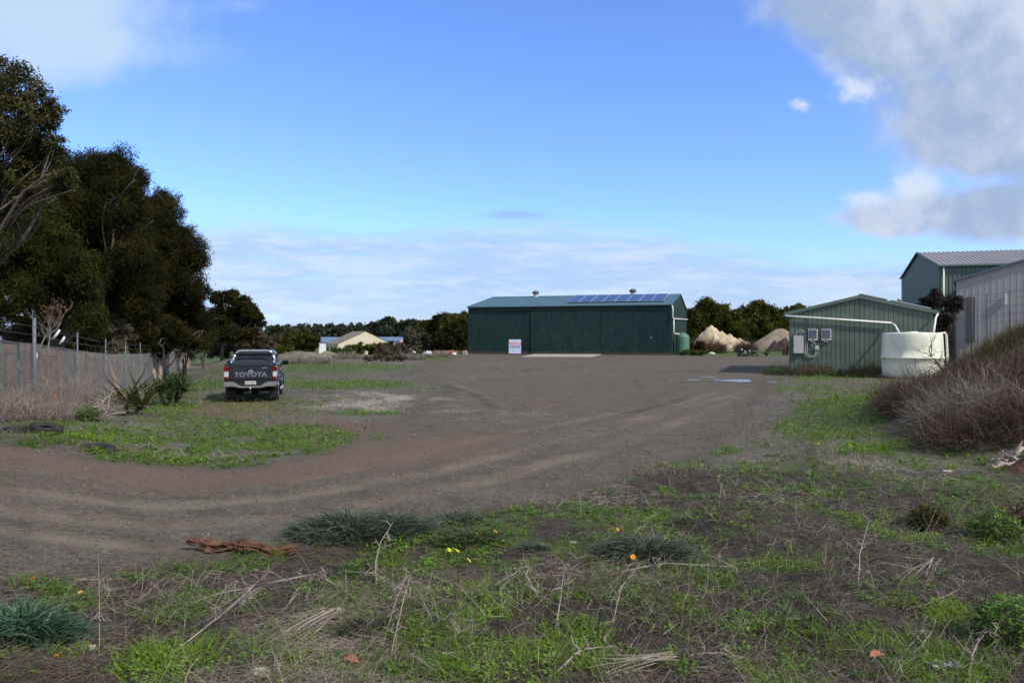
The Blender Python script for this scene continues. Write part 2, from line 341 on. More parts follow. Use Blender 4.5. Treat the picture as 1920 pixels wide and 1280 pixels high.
# ------------------------------------------------------------------ ground
def ground_material():
    m_ = bpy.data.materials.new('yard_ground'); m_.use_nodes = True; t = m_.node_tree; t.nodes.clear(); q = N(t)
    co = q.n('ShaderNodeTexCoord').outputs['Object']
    z1 = q.n('ShaderNodeAttribute', attribute_name='zone'); s1 = q.n('ShaderNodeSeparateColor', {0: z1.outputs['Color']})
    z2 = q.n('ShaderNodeAttribute', attribute_name='zone2'); s2 = q.n('ShaderNodeSeparateColor', {0: z2.outputs['Color']})
    grav, grn, clay = s1.outputs; pale, track, moss = s2.outputs
    n1 = q.noise(co, .5, 5, .6); n2 = q.noise(co, 4, 5, .65); n3 = q.noise(co, 30, 4, .7); n4 = q.noise(co, 110, 3, .7)
    st = q.n('ShaderNodeTexVoronoi', {'Vector': co, 'Scale': 26.0, 'Randomness': 1.0}); st2 = q.n('ShaderNodeTexVoronoi', {'Vector': co, 'Scale': 70.0})
    sc_ = q.n('ShaderNodeSeparateColor', {0: st.outputs['Color']}).outputs[0]; sc2 = q.n('ShaderNodeSeparateColor', {0: st2.outputs['Color']}).outputs[0]
    soil = q.mix(q.ss(n3, .3, .7), (.020, .016, .012), (.070, .058, .044))
    soil = q.mix(q.ss(n2, .45, .75), soil, (.115, .096, .075))
    gv = q.mix(q.ss(sc2, .1, .9), (.086, .073, .051), (.21, .182, .130))
    gv = q.mix(q.ss(sc_, .88, .96), gv, (.22, .20, .16))
    gv = q.mix(q.m('MULTIPLY', q.ss(n4, .42, .68), .55), gv, (.045, .039, .030))
    gv = q.mix(q.m('MULTIPLY', q.ss(n1, .35, .65), .45), gv, (.112, .090, .062))
    n5 = q.noise(co, 1.7, 6, .7); n6 = q.noise(co, 7.5, 4, .7)
    gv = q.mix(q.m('MULTIPLY', q.ss(n5, .5, .64), .5), gv, (.058, .050, .038)); gv = q.mix(q.m('MULTIPLY', q.ss(n5, .46, .34), .4), gv, (.19, .165, .125)); gv = q.mix(q.m('MULTIPLY', q.ss(n6, .52, .66), .55), gv, (.05, .043, .033)); gv = q.mix(q.m('MULTIPLY', q.ss(n6, .42, .30), .5), gv, (.21, .185, .145))
    n7 = q.noise(co, 17, 3, .75); gv = q.mix(q.m('MULTIPLY', q.ss(n7, .53, .64), .7), gv, (.040, .035, .027)); gv = q.mix(q.m('MULTIPLY', q.ss(n7, .40, .32), .6), gv, (.25, .225, .18))
    gv = q.mix(q.m('MULTIPLY', track, .75), gv, q.mix(n2, (.18, .148, .098), (.27, .225, .16)))
    cl = q.mix(q.ss(n3, .3, .7), (.125, .076, .050), (.21, .138, .094))
    gv = q.mix(q.m('MULTIPLY', clay, q.ss(n2, .2, .75, .35, .95)), gv, cl)
    turfc = q.mix(q.ss(n2, .48, .68), q.mix(q.ss(n3, .3, .7), (.070, .060, .046), (.21, .185, .15)), q.mix(q.ss(n3, .3, .7), (.050, .054, .020), (.12, .125, .05)))
    soil = q.mix(q.m('MULTIPLY', z1.outputs['Alpha'], q.ss(n1, .3, .5, .5, 1.0)), soil, turfc)
    tn = q.m('MULTIPLY', z1.outputs['Alpha'], q.ss(n6, .50, .64)); soil = q.mix(q.m('MULTIPLY', tn, .6), soil, (.052, .045, .034)); soil = q.mix(q.m('MULTIPLY', q.m('MULTIPLY', z1.outputs['Alpha'], q.ss(n6, .44, .32)), .6), soil, (.26, .235, .195)); soil = q.mix(q.m('MULTIPLY', q.m('MULTIPLY', z1.outputs['Alpha'], q.ss(n5, .54, .68)), .5), soil, (.25, .235, .205))
    c_ = q.mix(grav, soil, gv)
    c_ = q.mix(q.m('MULTIPLY', q.m('MULTIPLY', clay, q.m('SUBTRACT', 1.0, grav)), .8), c_, cl)
    chips = q.ss(q.m('ADD', q.m('MULTIPLY', sc_, .45), q.m('ADD', q.m('MULTIPLY', pale, .55), q.m('MULTIPLY', n3, .35))), .78, .95)
    c_ = q.mix(q.m('MULTIPLY', chips, q.ss(pale, .02, .25)), c_, q.mix(sc2, (.22, .19, .145), (.50, .455, .37)))
    gc = q.mix(q.ss(n3, .3, .7), (.040, .066, .012), (.095, .15, .025))
    c_ = q.mix(q.m('MULTIPLY', q.ss(q.m('ADD', grn, q.m('MULTIPLY', q.m('SUBTRACT', n3, .5), .9)), .22, .62), .8), c_, gc)
    ms = q.mix(q.ss(n3, .3, .7), (.07, .075, .012), (.14, .14, .02))
    c_ = q.mix(q.m('MULTIPLY', q.ss(q.m('ADD', moss, q.m('MULTIPLY', q.m('SUBTRACT', n2, .5), .8)), .4, .8), .75), c_, ms)
    spk = q.m('MULTIPLY', q.ss(q.n('ShaderNodeSeparateColor', {0: q.n('ShaderNodeTexVoronoi', {'Vector': co, 'Scale': 9.0}).outputs['Color']}).outputs[1], .93, .96), q.ss(q.n('ShaderNodeTexVoronoi', {'Vector': co, 'Scale': 9.0}).outputs['Distance'], .22, .14))
    c_ = q.mix(q.m('MULTIPLY', spk, .7), c_, (.26, .24, .20))
    wet = z2.outputs['Alpha']
    c_ = q.mix(q.m('MULTIPLY', wet, .55), c_, (.035, .030, .027))
    h = q.m('ADD', q.m('MULTIPLY', n3, .6), q.m('ADD', q.m('MULTIPLY', n4, .35), q.m('MULTIPLY', q.m('SUBTRACT', .5, st.outputs['Distance']), .5)))
    bmp = q.n('ShaderNodeBump', {'Height': h, 'Strength': 1.0, 'Distance': .03})
    b = q.n('ShaderNodeBsdfPrincipled', {'Base Color': c_, 'Roughness': .93, 'Specular IOR Level': .2, 'Normal': bmp.outputs[0]})
    q.n('ShaderNodeOutputMaterial', {'Surface': b.outputs[0]})
    return m_
def seg_mask(pts, x, y, wid):
    P = [GP(*p) for p in pts]; d = np.full(x.shape, 1e9)
    for (ax, ay), (bx, by) in zip(P[:-1], P[1:]):
        ex, ey = bx-ax, by-ay; t = np.clip(((x-ax)*ex+(y-ay)*ey)/(ex*ex+ey*ey), 0, 1)
        d = np.minimum(d, np.hypot(x-ax-t*ex, y-ay-t*ey))
    return ssp(wid-d, 0, wid)
TR = [([(-400, 985), (0, 975), (300, 955), (600, 925), (840, 880), (1000, 835), (1180, 790), (1340, 735)], .28),
      ([(-400, 1040), (0, 1010), (320, 990), (620, 960), (900, 905), (1100, 850), (1250, 800), (1400, 740)], .3),
      ([(560, 900), (760, 860), (920, 820), (1080, 790), (1200, 765)], .22), ([(1060, 830), (1200, 790), (1290, 760), (1400, 735)], .35),
      ([(850, 720), (920, 745), (945, 770)], .25), ([(640, 870), (860, 835), (1010, 800)], .2), ([(0, 1045), (320, 1030), (560, 985)], .25)]
DK = [([(830, 722), (890, 738), (935, 765)], .5), ([(1330, 735), (1240, 760), (1180, 775)], .3), ([(900, 690), (1000, 694), (1090, 690)], .5), ([(1230, 700), (1400, 690), (1470, 690)], 1.6), ([(1280, 716), (1420, 716)], 1.2)]
ARC = []
_r = random.Random(12)
for _k in range(16):
    _x, _y, _a = _r.uniform(-10, 16), _r.uniform(24, 75), _r.uniform(-.5, .9); _c = _r.uniform(-.05, .05); _p = []
    for _j in range(9): _p.append((_x, _y)); _x += 2.2*math.sin(_a); _y += 2.2*math.cos(_a); _a += _c*2.2
    for _o in (-.8, .8): ARC.append(([(CX+F*(q_[0]+_o)/q_[1], HY+CH*F/q_[1]) for q_ in _p], _r.uniform(.12, .22), _k % 2))
TRK = [([(-200, 962), (300, 940), (600, 905), (860, 860)], .3), ([(330, 960), (600, 925), (720, 905)], .10)]
def build_ground():
    t = np.concatenate([-np.geomspace(20, .95, 34), np.linspace(-.9, .9, 430), np.geomspace(.95, 20, 34)])
    py = np.linspace(1500, 700, 330); Yf = CH*F/(py-HY)
    Yf2 = np.geomspace(Yf[-1]*1.02, 9000, 120)
    Y = np.concatenate([np.array([-300, -120, -50, -20, -8, -2, 1.5]), np.linspace(2.2, Yf[0]*.98, 8), Yf, Yf2])
    TT, YY = np.meshgrid(t, Y); wd = np.where(YY > 2.5, YY, 2.5+(2.5-YY)*1.2)
    XX = TT*wd; x, y = XX.ravel(), YY.ravel()
    z = height(x, y)
    nrm_ = (y > 2) & (y < 40); trk = np.zeros(len(x)); trk[nrm_] = np.maximum.reduce([seg_mask(p, x[nrm_], y[nrm_], wd_*1.3) for p, wd_ in TR])*region(GRAVEL, x[nrm_], y[nrm_])*(.3+.7*fbm(x[nrm_], y[nrm_], .8, 3, 37)); z = z-.035*trk
    nr, nc = XX.shape; idx = np.arange(nr*nc).reshape(nr, nc)
    Fc = np.stack([idx[:-1, :-1], idx[:-1, 1:], idx[1:, 1:], idx[1:, :-1]], -1).reshape(-1, 4)
    o = npmesh('ground', np.stack([x, y, z], -1), Fc, ground_material(), smooth=True); tag(o, kind='structure', label='gravel and dirt yard with weedy patches')
    near = (y > 2) & (y < 400) & (np.abs(x) < 260)
    z1 = np.zeros((len(x), 4), np.float32); z2 = np.zeros((len(x), 4), np.float32)
    xn, yn = x[near], y[near]
    g = region(GRAVEL, xn, yn, .35, 1.0); gn = green(xn, yn)
    cl = np.maximum.reduce([.95*region(CLAY, xn, yn, .7, 1.6), .8*region(CLAY2, xn, yn, .5), .8*region(CLAY3, xn, yn, .5), .22*region(CLAY4, xn, yn, 2.0, 6)])
    pl = np.maximum.reduce([1.1*region(PALE1, xn, yn, 1.4, 2.2), .8*region(PALE2, xn, yn, 1.6, 3), .85*region(PALE3, xn, yn, 1.2, 2.5)])*(.35+.65*ssp(fbm(xn, yn, 1.2, 4, 47), .3, .6))
    tr = np.maximum.reduce([seg_mask(p, xn, yn, wd_*1.6) for p, wd_ in TR])*(.3+.7*ssp(fbm(xn, yn, .35, 4, 31), .34, .6))*(.45+.55*ssp(fbm(xn, yn, 1.8, 3, 33), .3, .6))
    tr = np.maximum(tr, .8*np.maximum.reduce([seg_mask(p, xn, yn, w_) for p, w_, k_ in ARC if k_])*ssp(fbm(xn, yn, .5, 3, 35), .3, .6))
    dk = np.maximum.reduce([seg_mask(p, xn, yn, wd_) for p, wd_ in DK])*ssp(fbm(xn, yn, .9, 3, 32), .25, .6)
    dk = np.maximum(dk, .8*np.maximum.reduce([seg_mask(p, xn, yn, w_) for p, w_, k_ in ARC if not k_])*ssp(fbm(xn, yn, .5, 3, 36), .3, .6))
    ms = ssp(fbm(xn, yn, 1.9, 4, 41), .62, .75)*(1-g)*.5 + .6*np.maximum.reduce([seg_mask(p, xn, yn, wd_) for p, wd_ in TRK])*ssp(fbm(xn, yn, 3, 3, 42), .5, .7)
    turf = (1-g)*(1-region(FORE, xn, yn, 1.0, 3))
    gn = np.maximum(gn, .9*ssp(yn, 100, 125)*(1-g)); gn = np.where(yn > 17, np.clip(gn*1.35, 0, 1), gn)
    z1[near] = np.stack([g, gn, cl, turf], -1); z2[near] = np.stack([pl, tr, ms, dk], -1)
    far = y >= 400; z1[far, 1] = .6
    for nm, arr in (('zone', z1), ('zone2', z2)):
        a = o.data.color_attributes.new(nm, 'FLOAT_COLOR', 'POINT'); a.data.foreach_set('color', arr.ravel())
    return o
build_ground()

# ------------------------------------------------------------------ small plants of the ground cover
def ribbons(base, dirv, L, wd, bend, tip=.15, seg=2):
    """curved tapering blades: base (n,3), dirv (n,3) start direction, bend (n,3) added towards the tip"""
    n = len(base); up = np.array([0, 0, 1.0]); a = np.cross(dirv, rng.normal(size=(n, 3))); a /= np.linalg.norm(a, axis=1)[:, None]+1e-9
    rows = []
    for k in range(seg+1):
        f = k/seg; c_ = base+dirv*(L*f)[:, None]+bend*((L*f*f)[:, None]); ww = (wd*(1-(1-tip)*f))[:, None]*a*.5
        rows += [c_-ww, c_+ww]
    V = np.stack(rows, 1).reshape(-1, 3); k0 = np.arange(n)[:, None]*(2*(seg+1))
    Fc = np.concatenate([k0+np.array([2*k, 2*k+1, 2*k+3, 2*k+2]) for k in range(seg)])
    return V, Fc
def leaves(base, L, wd, tilt):
    """broad leaves lying out from a rosette: kite of two quads folded along the rib"""
    n = len(base); an = rng.uniform(0, 2*np.pi, n); d = np.stack([np.cos(an)*np.cos(tilt), np.sin(an)*np.cos(tilt), np.sin(tilt)], -1)
    s_ = np.stack([-np.sin(an), np.cos(an), 0*an], -1); nrm = np.cross(d, s_)
    p0 = base; p1 = base+d*(L*.55)[:, None]+s_*(wd*.5)[:, None]+nrm*(wd*-.12)[:, None]; p3 = base+d*(L*.55)[:, None]-s_*(wd*.5)[:, None]+nrm*(wd*-.12)[:, None]
    p2 = base+d*L[:, None]-np.array([0, 0, 1.0])*(L*.18)[:, None]; pm = base+d*(L*.5)[:, None]
    V = np.stack([p0, p1, p2, p3, pm], 1).reshape(-1, 3); k0 = np.arange(n)[:, None]*5
    Fc = np.concatenate([k0+np.array(q) for q in ([0, 1, 4], [1, 2, 4], [2, 3, 4], [3, 0, 4])])
    return V, Fc
def scatter(n, py0, py1, px0=-260, px1=2180, dens=None):
    py = rng.uniform(py0, py1, n); px = rng.uniform(px0, px1, n); y = CH*F/(py-HY); x = (px-CX)/F*y
    if dens is not None:
        k = rng.uniform(size=n) < dens(x, y); x, y = x[k], y[k]
    return x, y
def clumped(x, y, per, rad):
    x = np.repeat(x, per); y = np.repeat(y, per); r_ = np.abs(rng.normal(0, 1, len(x)))*np.repeat(rad, per) if np.ndim(rad) else np.abs(rng.normal(0, rad, len(x)))
    a = rng.uniform(0, 6.283, len(x)); return x+r_*np.cos(a), y+r_*np.sin(a)
def rdir(n, up0, up1):
    a = rng.uniform(0, 6.283, n); e = rng.uniform(up0, up1, n); return np.stack([np.cos(a)*np.cos(e), np.sin(a)*np.cos(e), np.sin(e)], -1), np.stack([np.cos(a), np.sin(a), 0*a], -1)
M_GRASS = leafmat('green_grass', [(.045, .085, .008), (.13, .23, .014), (.25, .37, .03)], .55, .4)
M_WEED = leafmat('green_weed', [(.032, .072, .010), (.105, .21, .018), (.22, .36, .035)], .5, .3)
M_DRY = leafmat('dry_grass', [(.035, .028, .020), (.14, .115, .085), (.42, .36, .28)], .8, .15)
M_STALK = leafmat('dead_stalk', [(.08, .067, .051), (.22, .19, .145), (.44, .385, .305)], .8, 0)
M_GREY = leafmat('grey_leaf', [(.032, .048, .030), (.07, .095, .062), (.17, .20, .145)], .6, .2)
def build_cover():
    # grass blades: tufts in the green patches
    x, y = scatter(11000, 760, 1400, dens=lambda a, b: green(a, b)*1.2*ssp(fbm(a, b, 1.4, 3, 55), .35, .55)); x, y = clumped(x, y, 9, .05)
    n = len(x); s_ = np.clip(y/8, 1, 3); d, hd = rdir(n, .7, 1.5); b = np.stack([x, y, height(x, y)-.005], -1)
    V1, F1 = ribbons(b, d, rng.uniform(.07, .22, n), rng.uniform(.005, .010, n)*s_**.8, hd*.35-np.array([0, 0, .25]))
    x2, y2 = scatter(110000, 648, 880, dens=lambda a, b: green(a, b)*1.1); n2 = len(x2); d, hd = rdir(n2, .8, 1.5); b = np.stack([x2, y2, height(x2, y2)-.01], -1)
    V2, F2 = ribbons(b, d, rng.uniform(.05, .14, n2)*np.clip(y2/25, .8, 2), rng.uniform(.010, .02, n2)*np.clip(y2/20, .8, 4), hd*.3)
    V = np.concatenate([V1, V2]); Fc = np.concatenate([F1, F2+len(V1)])
    ti = fbm(V[:, 0], V[:, 1], 1.1, 3, 61)*1.4-.2
    tag(npmesh('grass', V, Fc, M_GRASS, tint=np.clip(ti, 0, 1)), 'fresh green grass growing in patches over the dirt', kind='stuff')
    # low broad-leaved weeds
    x, y = scatter(15000, 850, 1400, dens=lambda a, b: green(a, b)); x, y = clumped(x, y, 12, .045)
    n = len(x); b = np.stack([x, y, height(x, y)+rng.uniform(0, .05, n)], -1); sz = np.clip(y/8, 1, 2)
    V1, F1 = leaves(b, rng.uniform(.018, .055, n)*sz, rng.uniform(.012, .035, n)*sz, rng.uniform(-.1, .9, n))
    x, y = scatter(16000, 700, 880, dens=lambda a, b: green(a, b)); x, y = clumped(x, y, 2, .15)
    n = len(x); b = np.stack([x, y, height(x, y)+rng.uniform(0, .05, n)], -1); sz = np.clip(y/10, 1, 3)
    V2, F2 = leaves(b, rng.uniform(.03, .07, n)*sz, rng.uniform(.02, .05, n)*sz, rng.uniform(0, .9, n))
    V = np.concatenate([V1, V2]); Fc = np.concatenate([F1, F2+len(V1)])
    ti = fbm(V[:, 0], V[:, 1], 1.7, 3, 62)*1.5-.25
    tag(npmesh('weeds', V, Fc, M_WEED, tint=np.clip(ti, 0, 1)), 'low broad-leaved green weeds carpeting the verge', kind='stuff')
    # litter of broken straw and twigs lying on the soil
    fd = lambda a, b: region(FORE, a, b, .3)*(.35+.65*ssp(fbm(a, b, .9, 3, 70), .35, .6))
    x, y = scatter(170000, 850, 1400, dens=fd); n = len(x); d, hd = rdir(n, -.05, .35); b = np.stack([x, y, height(x, y)+rng.uniform(.0, .03, n)], -1)
    V1, F1 = ribbons(b, d, rng.uniform(.03, .2, n), rng.uniform(.0015, .0045, n)*np.clip(y/8, 1, 2.2), rng.normal(0, .15, (n, 3)), .6)
    x, y = scatter(60000, 655, 900, dens=lambda a, b: (1-region(GRAVEL, a, b, .2))*.8*ssp(fbm(a, b, .5, 3, 71), .35, .6)); n = len(x); d, hd = rdir(n, .1, 1.3); b = np.stack([x, y, height(x, y)], -1)
    V2, F2 = ribbons(b, d, rng.uniform(.05, .2, n), rng.uniform(.006, .012, n)*np.clip(y/18, 1, 4), rng.normal(0, .2, (n, 3)), .5)
    # dry stubble on the right verge and bank
    x, y = scatter(60000, 640, 1000, 1350, 2300, dens=lambda a, b: ssp(a-np.interp(b, [13, 20, 34, 40, 45, 60, 120], [9.7, 11.6, 17, 22, 26, 33, 60]), -1, 2)*.9); n = len(x); d, hd = rdir(n, .6, 1.5); b = np.stack([x, y, height(x, y)-.02], -1)
    V3, F3 = ribbons(b, d, rng.uniform(.15, .5, n), rng.uniform(.008, .016, n)*np.clip(y/20, 1, 3), hd*.4)
    V = np.concatenate([V1, V2, V3]); Fc = np.concatenate([F1, F2+len(V1), F3+len(V1)+len(V2)])
    ti = fbm(V[:, 0], V[:, 1], .8, 3, 63)*1.5-.25
    tag(npmesh('dry_grass', V, Fc, M_DRY, tint=np.clip(ti, 0, 1)), 'grey-brown dead grass and broken straw over the soil', kind='stuff')
    # standing and fallen dead stalks
    fd = lambda a, b: region(FORE, a, b, .3)*ssp(fbm(a, b, .6, 3, 72), .40, .62)
    x, y = scatter(5400, 870, 1400, dens=fd); x, y = clumped(x, y, 4, .09); n = len(x)
    d, hd = rdir(n, .05, 1.3); lean = np.array([.35, -.1, 0]); d = d+lean; d /= np.linalg.norm(d, axis=1)[:, None]
    b = np.stack([x, y, height(x, y)-.01], -1)
    V1, F1 = ribbons(b, d, rng.uniform(.06, .38, n)**1.0, rng.uniform(.0025, .006, n)*np.clip(y/8, 1, 2), rng.normal(0, .28, (n, 3))+np.array([0, 0, -.2]), .35, 3)
    # side twigs
    k = rng.integers(0, n, n); f = rng.uniform(.3, .9, n); L = rng.uniform(.05, .16, n); b2 = V1.reshape(n, 8, 3)[k, 2:4].mean(1)*(1-f)[:, None]+V1.reshape(n, 8, 3)[k, 4:6].mean(1)*f[:, None]
    d2, _ = rdir(n, -.2, 1.2); V2, F2 = ribbons(b2, d2, L, rng.uniform(.002, .004, n)*np.clip(b2[:, 1]/8, 1, 2), rng.normal(0, .1, (n, 3)), .4, 3)
    V = np.concatenate([V1, V2]); Fc = np.concatenate([F1, F2+len(V1)])
    ti = np.repeat(rng.uniform(0, 1, 2*n), 8)
    tag(npmesh('dead_stalks', V, Fc, M_STALK, tint=ti), 'pale dead weed stalks standing and fallen in the foreground', kind='stuff')
    # loose stones on the gravel
    x, y = scatter(15000, 700, 1300, dens=lambda a, b: region(GRAVEL, a, b, .3)*.5+.12+.9*region(PALE1, a, b)+.7*region(PALE2, a, b)+.6*region(PALE3, a, b)); n = len(x); r_ = rng.uniform(.006, .016, n)*np.clip(y/9, .8, 2.6)
    o8 = np.array([[1, 0, 0], [0, 1, 0], [-1, 0, 0], [0, -1, 0], [0, 0, .8], [0, 0, -.6]])
    V = (np.stack([x, y, height(x, y)], -1)[:, None, :]+(o8[None]*rng.uniform(.6, 1.3, (n, 6, 1)))*r_[:, None, None]).reshape(-1, 3)
    Fc = np.concatenate([np.arange(n)[:, None]*6+np.array(q) for q in ([0, 1, 4], [1, 2, 4], [2, 3, 4], [3, 0, 4], [1, 0, 5], [2, 1, 5], [3, 2, 5], [0, 3, 5])])
    tag(npmesh('pebbles', V, Fc, leafmat('pebble', [(.10, .09, .08), (.17, .15, .12), (.30, .27, .22)], .9, 0), tint=np.repeat(rng.uniform(0, 1, n)**2.5, 6)), 'loose pale stones scattered over the gravel', kind='stuff')
build_cover()

# ------------------------------------------------------------------ trees
def crown_cloud(lobes, n, ls, asp, sub=26, seed=0, flat=1.0, droop=0, inner=.35):
    """lobes: (x,y,z,r). leaf quads gathered in clumps over each lobe"""
    g = np.random.default_rng(seed); vols = np.array([l[3]**2 for l in lobes]); cnt = (n*vols/vols.sum()).astype(int)
    C, T, S = [], [], []
    for (lx, ly, lz, lr), k in zip(lobes, cnt):
        m = max(6, int(sub)); d = g.normal(size=(m, 3)); d /= np.linalg.norm(d, axis=1)[:, None]
        rad = lr*(inner+(1-inner)*g.uniform(0, 1, m)**.45)*g.uniform(.75, 1.08, m); cc = d*rad[:, None]*np.array([1, 1, flat])+np.array([lx, ly, lz])
        tt = g.uniform(0, 1, m); w_ = g.integers(0, m, k)
        p = cc[w_]+g.normal(size=(k, 3))*lr*.17*np.array([1, 1, .8])
        if droop: p[:, 2] -= np.abs(g.normal(size=k))*droop
        C.append(p); T.append(np.clip(tt[w_]*.75+g.uniform(-.1, .3, k), 0, 1)); S.append(ls*g.uniform(.6, 1.4, k))
    C = np.concatenate(C); T = np.concatenate(T); S = np.concatenate(S); k = len(C)
    a = g.normal(size=(k, 3)); a /= np.linalg.norm(a, axis=1)[:, None]; b = np.cross(a, g.normal(size=(k, 3))); b /= np.linalg.norm(b, axis=1)[:, None]
    a = a*S[:, None]; b = b*(S*asp)[:, None]
    V = np.stack([C-a, C-b*.9, C+a, C+b*.9], 1).reshape(-1, 3)
    return V, np.arange(4*k).reshape(-1, 4), np.repeat(T, 4)
M_BARK = mat('grey_bark', (.13, .105, .085), .9, var=.4, vs=6, bump=.6, bs=20)
M_BARKP = mat('pale_bark', (.30, .25, .21), .85, var=.3, vs=5, bump=.5, bs=18)
def limb(mb, a, b, r0, r1, rd, wig=.08, n=7):
    a, b = Vector(a), Vector(b); L = (b-a).length; pts = []
    off = [Vector((rd.gauss(0, 1), rd.gauss(0, 1), rd.gauss(0, .6)))*L*wig for _ in range(3)]
    for i in range(6):
        t = i/5; pts.append(a.lerp(b, t)+(off[0]*math.sin(t*3.14)+off[1]*math.sin(t*6.28)*.5)+Vector((0, 0, L*.06*math.sin(t*3.14))))
    mb.tube(pts, [r0+(r1-r0)*i/5 for i in range(6)], n); return pts
def tree(name, label, base, lobes, n, ls, asp, m_leaf, m_bark=None, tr=.25, group=None, stems=1, sub=26, seed=0, flat=1.0, cat='tree', droop=0, twigs=0, fork=.35, inner=.35):
    rd = random.Random(seed+5); bx, by = base; bz = hz(bx, by)
    rt = thing(name, label, cat, (bx, by, bz), 0, group)
    L2 = [(l[0]-bx, l[1]-by, l[2]-bz, l[3]) for l in lobes]
    V, Fc, T = crown_cloud(L2, n, ls, asp, sub, seed, flat, droop, inner)
    npmesh('crown', V, Fc, m_leaf, rt, T)
    mb = MB()
    for s_ in range(stems):
        own = L2[s_::stems]
        if not own: continue
        cen = sum((Vector(l[:3]) for l in own), Vector())/len(own)
        st_ = Vector((rd.uniform(-1, 1)*tr*2*(stems > 1), rd.uniform(-1, 1)*tr*(stems > 1), -.15))
        top = st_.lerp(cen, fork+.15); pts = limb(mb, st_, top, tr, tr*.62, rd, .05, 9)
        for l in own:
            e = Vector(l[:3]); q = limb(mb, pts[rd.randint(2, 5)], e, tr*.42, tr*.10, rd, .09)
            for _ in range(3+twigs):
                e2 = e+Vector((rd.gauss(0, 1), rd.gauss(0, 1), rd.gauss(0, .8)))*l[3]*.7
                limb(mb, q[rd.randint(2, 4)], e2, tr*.14, tr*.03, rd, .1, 5)
    mb.build('trunk', m_bark or M_BARK, rt)
    return rt
def LB(Y, *l):      # lobes given as photo column, row, radius in px at distance Y (with a spread in depth)
    out = []
    rd = random.Random(int(Y*10)+len(l))
    for q in l:
        yy_ = Y+(q[3] if len(q) > 3 else rd.uniform(-.5, .5)*2.2); p = PX(q[0], q[1], yy_); out.append((p.x, p.y, p.z, q[2]/F*yy_))
    return out
M_T1 = leafmat('gum_leaf', [(.018, .022, .007), (.05, .052, .014), (.13, .115, .032)], .45, .3)
M_T2 = leafmat('sheoak_foliage', [(.012, .013, .006), (.029, .029, .010), (.080, .072, .020)], .9, .3, .05, .12)
M_T2B = leafmat('sheoak_olive', [(.014, .016, .006), (.034, .038, .011), (.085, .088, .022)], .9, .3, .05, .1)
M_T3 = leafmat('olive_foliage', [(.022, .026, .007), (.068, .076, .018), (.165, .17, .034)], .9, .3, .05, .12)
M_T4 = leafmat('brown_foliage', [(.036, .031, .021), (.085, .073, .048), (.16, .14, .09)], .8, .15)
M_T5 = leafmat('far_foliage', [(.020, .030, .018), (.035, .050, .028), (.06, .075, .038)], .8, .1)
M_T6 = leafmat('purple_shrub_foliage', [(.016, .013, .012), (.040, .032, .028), (.085, .07, .055)], .8, .1)
M_RED = leafmat('dead_leaf', [(.05, .03, .018), (.12, .07, .04), (.22, .14, .09)], .8, .15)
def base_at(px, Y): return ((px-CX)/F*Y, Y)
tree('gum_tree', 'nearest tall gum tree with glossy leaves leaning over the fence', base_at(-110, 29), LB(28, (40, 160, 42), (10, 135, 30), (78, 200, 36), (20, 220, 60), (70, 245, 40), (95, 225, 22), (-60, 200, 90), (-70, 300, 90), (15, 290, 50), (60, 300, 34), (110, 345, 26), (-20, 420, 60), (130, 330, 20), (-140, 400, 90), (-160, 260, 90), (90, 290, 30), (100, 270, 22), (50, 340, 45)), 80000, .075, .34, M_T1, M_BARK, .2, sub=38, seed=1, twigs=1)
tree('sheoak_tree', 'tall dark sheoak with the highest crown behind the fence', base_at(170, 47), LB(46, (150, 345, 50), (185, 320, 40), (225, 315, 40), (245, 345, 34), (110, 340, 45), (200, 380, 60), (150, 430, 70), (240, 420, 55), (90, 410, 60), (190, 480, 60), (60, 350, 60), (250, 480, 45)), 170000, .12, .17, M_T2, M_BARK, .36, sub=42, seed=2, droop=.3)
tree('sheoak_tree', 'broad dark sheoak whose rounded crown ends the row on the right', base_at(275, 58), LB(57, (310, 390, 34), (300, 440, 50), (345, 455, 36), (368, 480, 25), (335, 510, 45), (270, 460, 55), (375, 545, 22), (380, 590, 22), (340, 570, 44), (285, 540, 55), (300, 375, 25), (245, 560, 50), (372, 620, 26), (322, 615, 30)), 175000, .12, .17, M_T2, M_BARK, .34, stems=2, sub=42, seed=3, droop=.3, twigs=1)
tree('sheoak_tree', 'shaggy olive sheoak low behind the rusty fence panels', base_at(110, 40), LB(38, (50, 430, 70), (20, 380, 60), (70, 500, 66), (100, 555, 40), (20, 540, 55), (155, 560, 38), (170, 590, 30), (140, 520, 36), (-40, 470, 80), (120, 470, 45), (160, 500, 40)), 90000, .12, .17, M_T2B, M_BARK, .25, stems=2, sub=36, seed=4, droop=.3, inner=.2)
tree('understorey_tree', 'dark scrubby tree with bare pale stems behind the yucca', base_at(300, 52), LB(52, (210, 600, 34), (250, 610, 36), (290, 600, 36), (330, 625, 28), (180, 620, 26), (370, 640, 22), (235, 560, 34), (270, 640, 26)), 26000, .15, .18, M_T2, M_BARKP, .16, stems=4, sub=26, seed=5, twigs=3, inner=.1)
tree('understorey_tree', 'scrubby dark tree behind the fence near the left edge', base_at(20, 44), LB(45, (-20, 590, 40), (70, 600, 24), (110, 612, 26), (150, 615, 24), (-70, 560, 60), (40, 625, 16)), 15000, .14, .2, M_T2, M_BARK, .15, stems=3, sub=22, seed=6, twigs=3, inner=.1)
def dead_spray(px, py, Y, r, n, label, seed):
    c_ = PX(px, py, Y); z0 = hz(c_.x-.4, Y)
    tree('dead_tree', label, (c_.x-.4, Y), [(c_.x, c_.y, c_.z, r), (c_.x-r*.6, c_.y, c_.z-r*.5, r*.8)], n, .06, .35, M_RED, M_BARKP, .07, sub=20, seed=seed, twigs=9, inner=0)
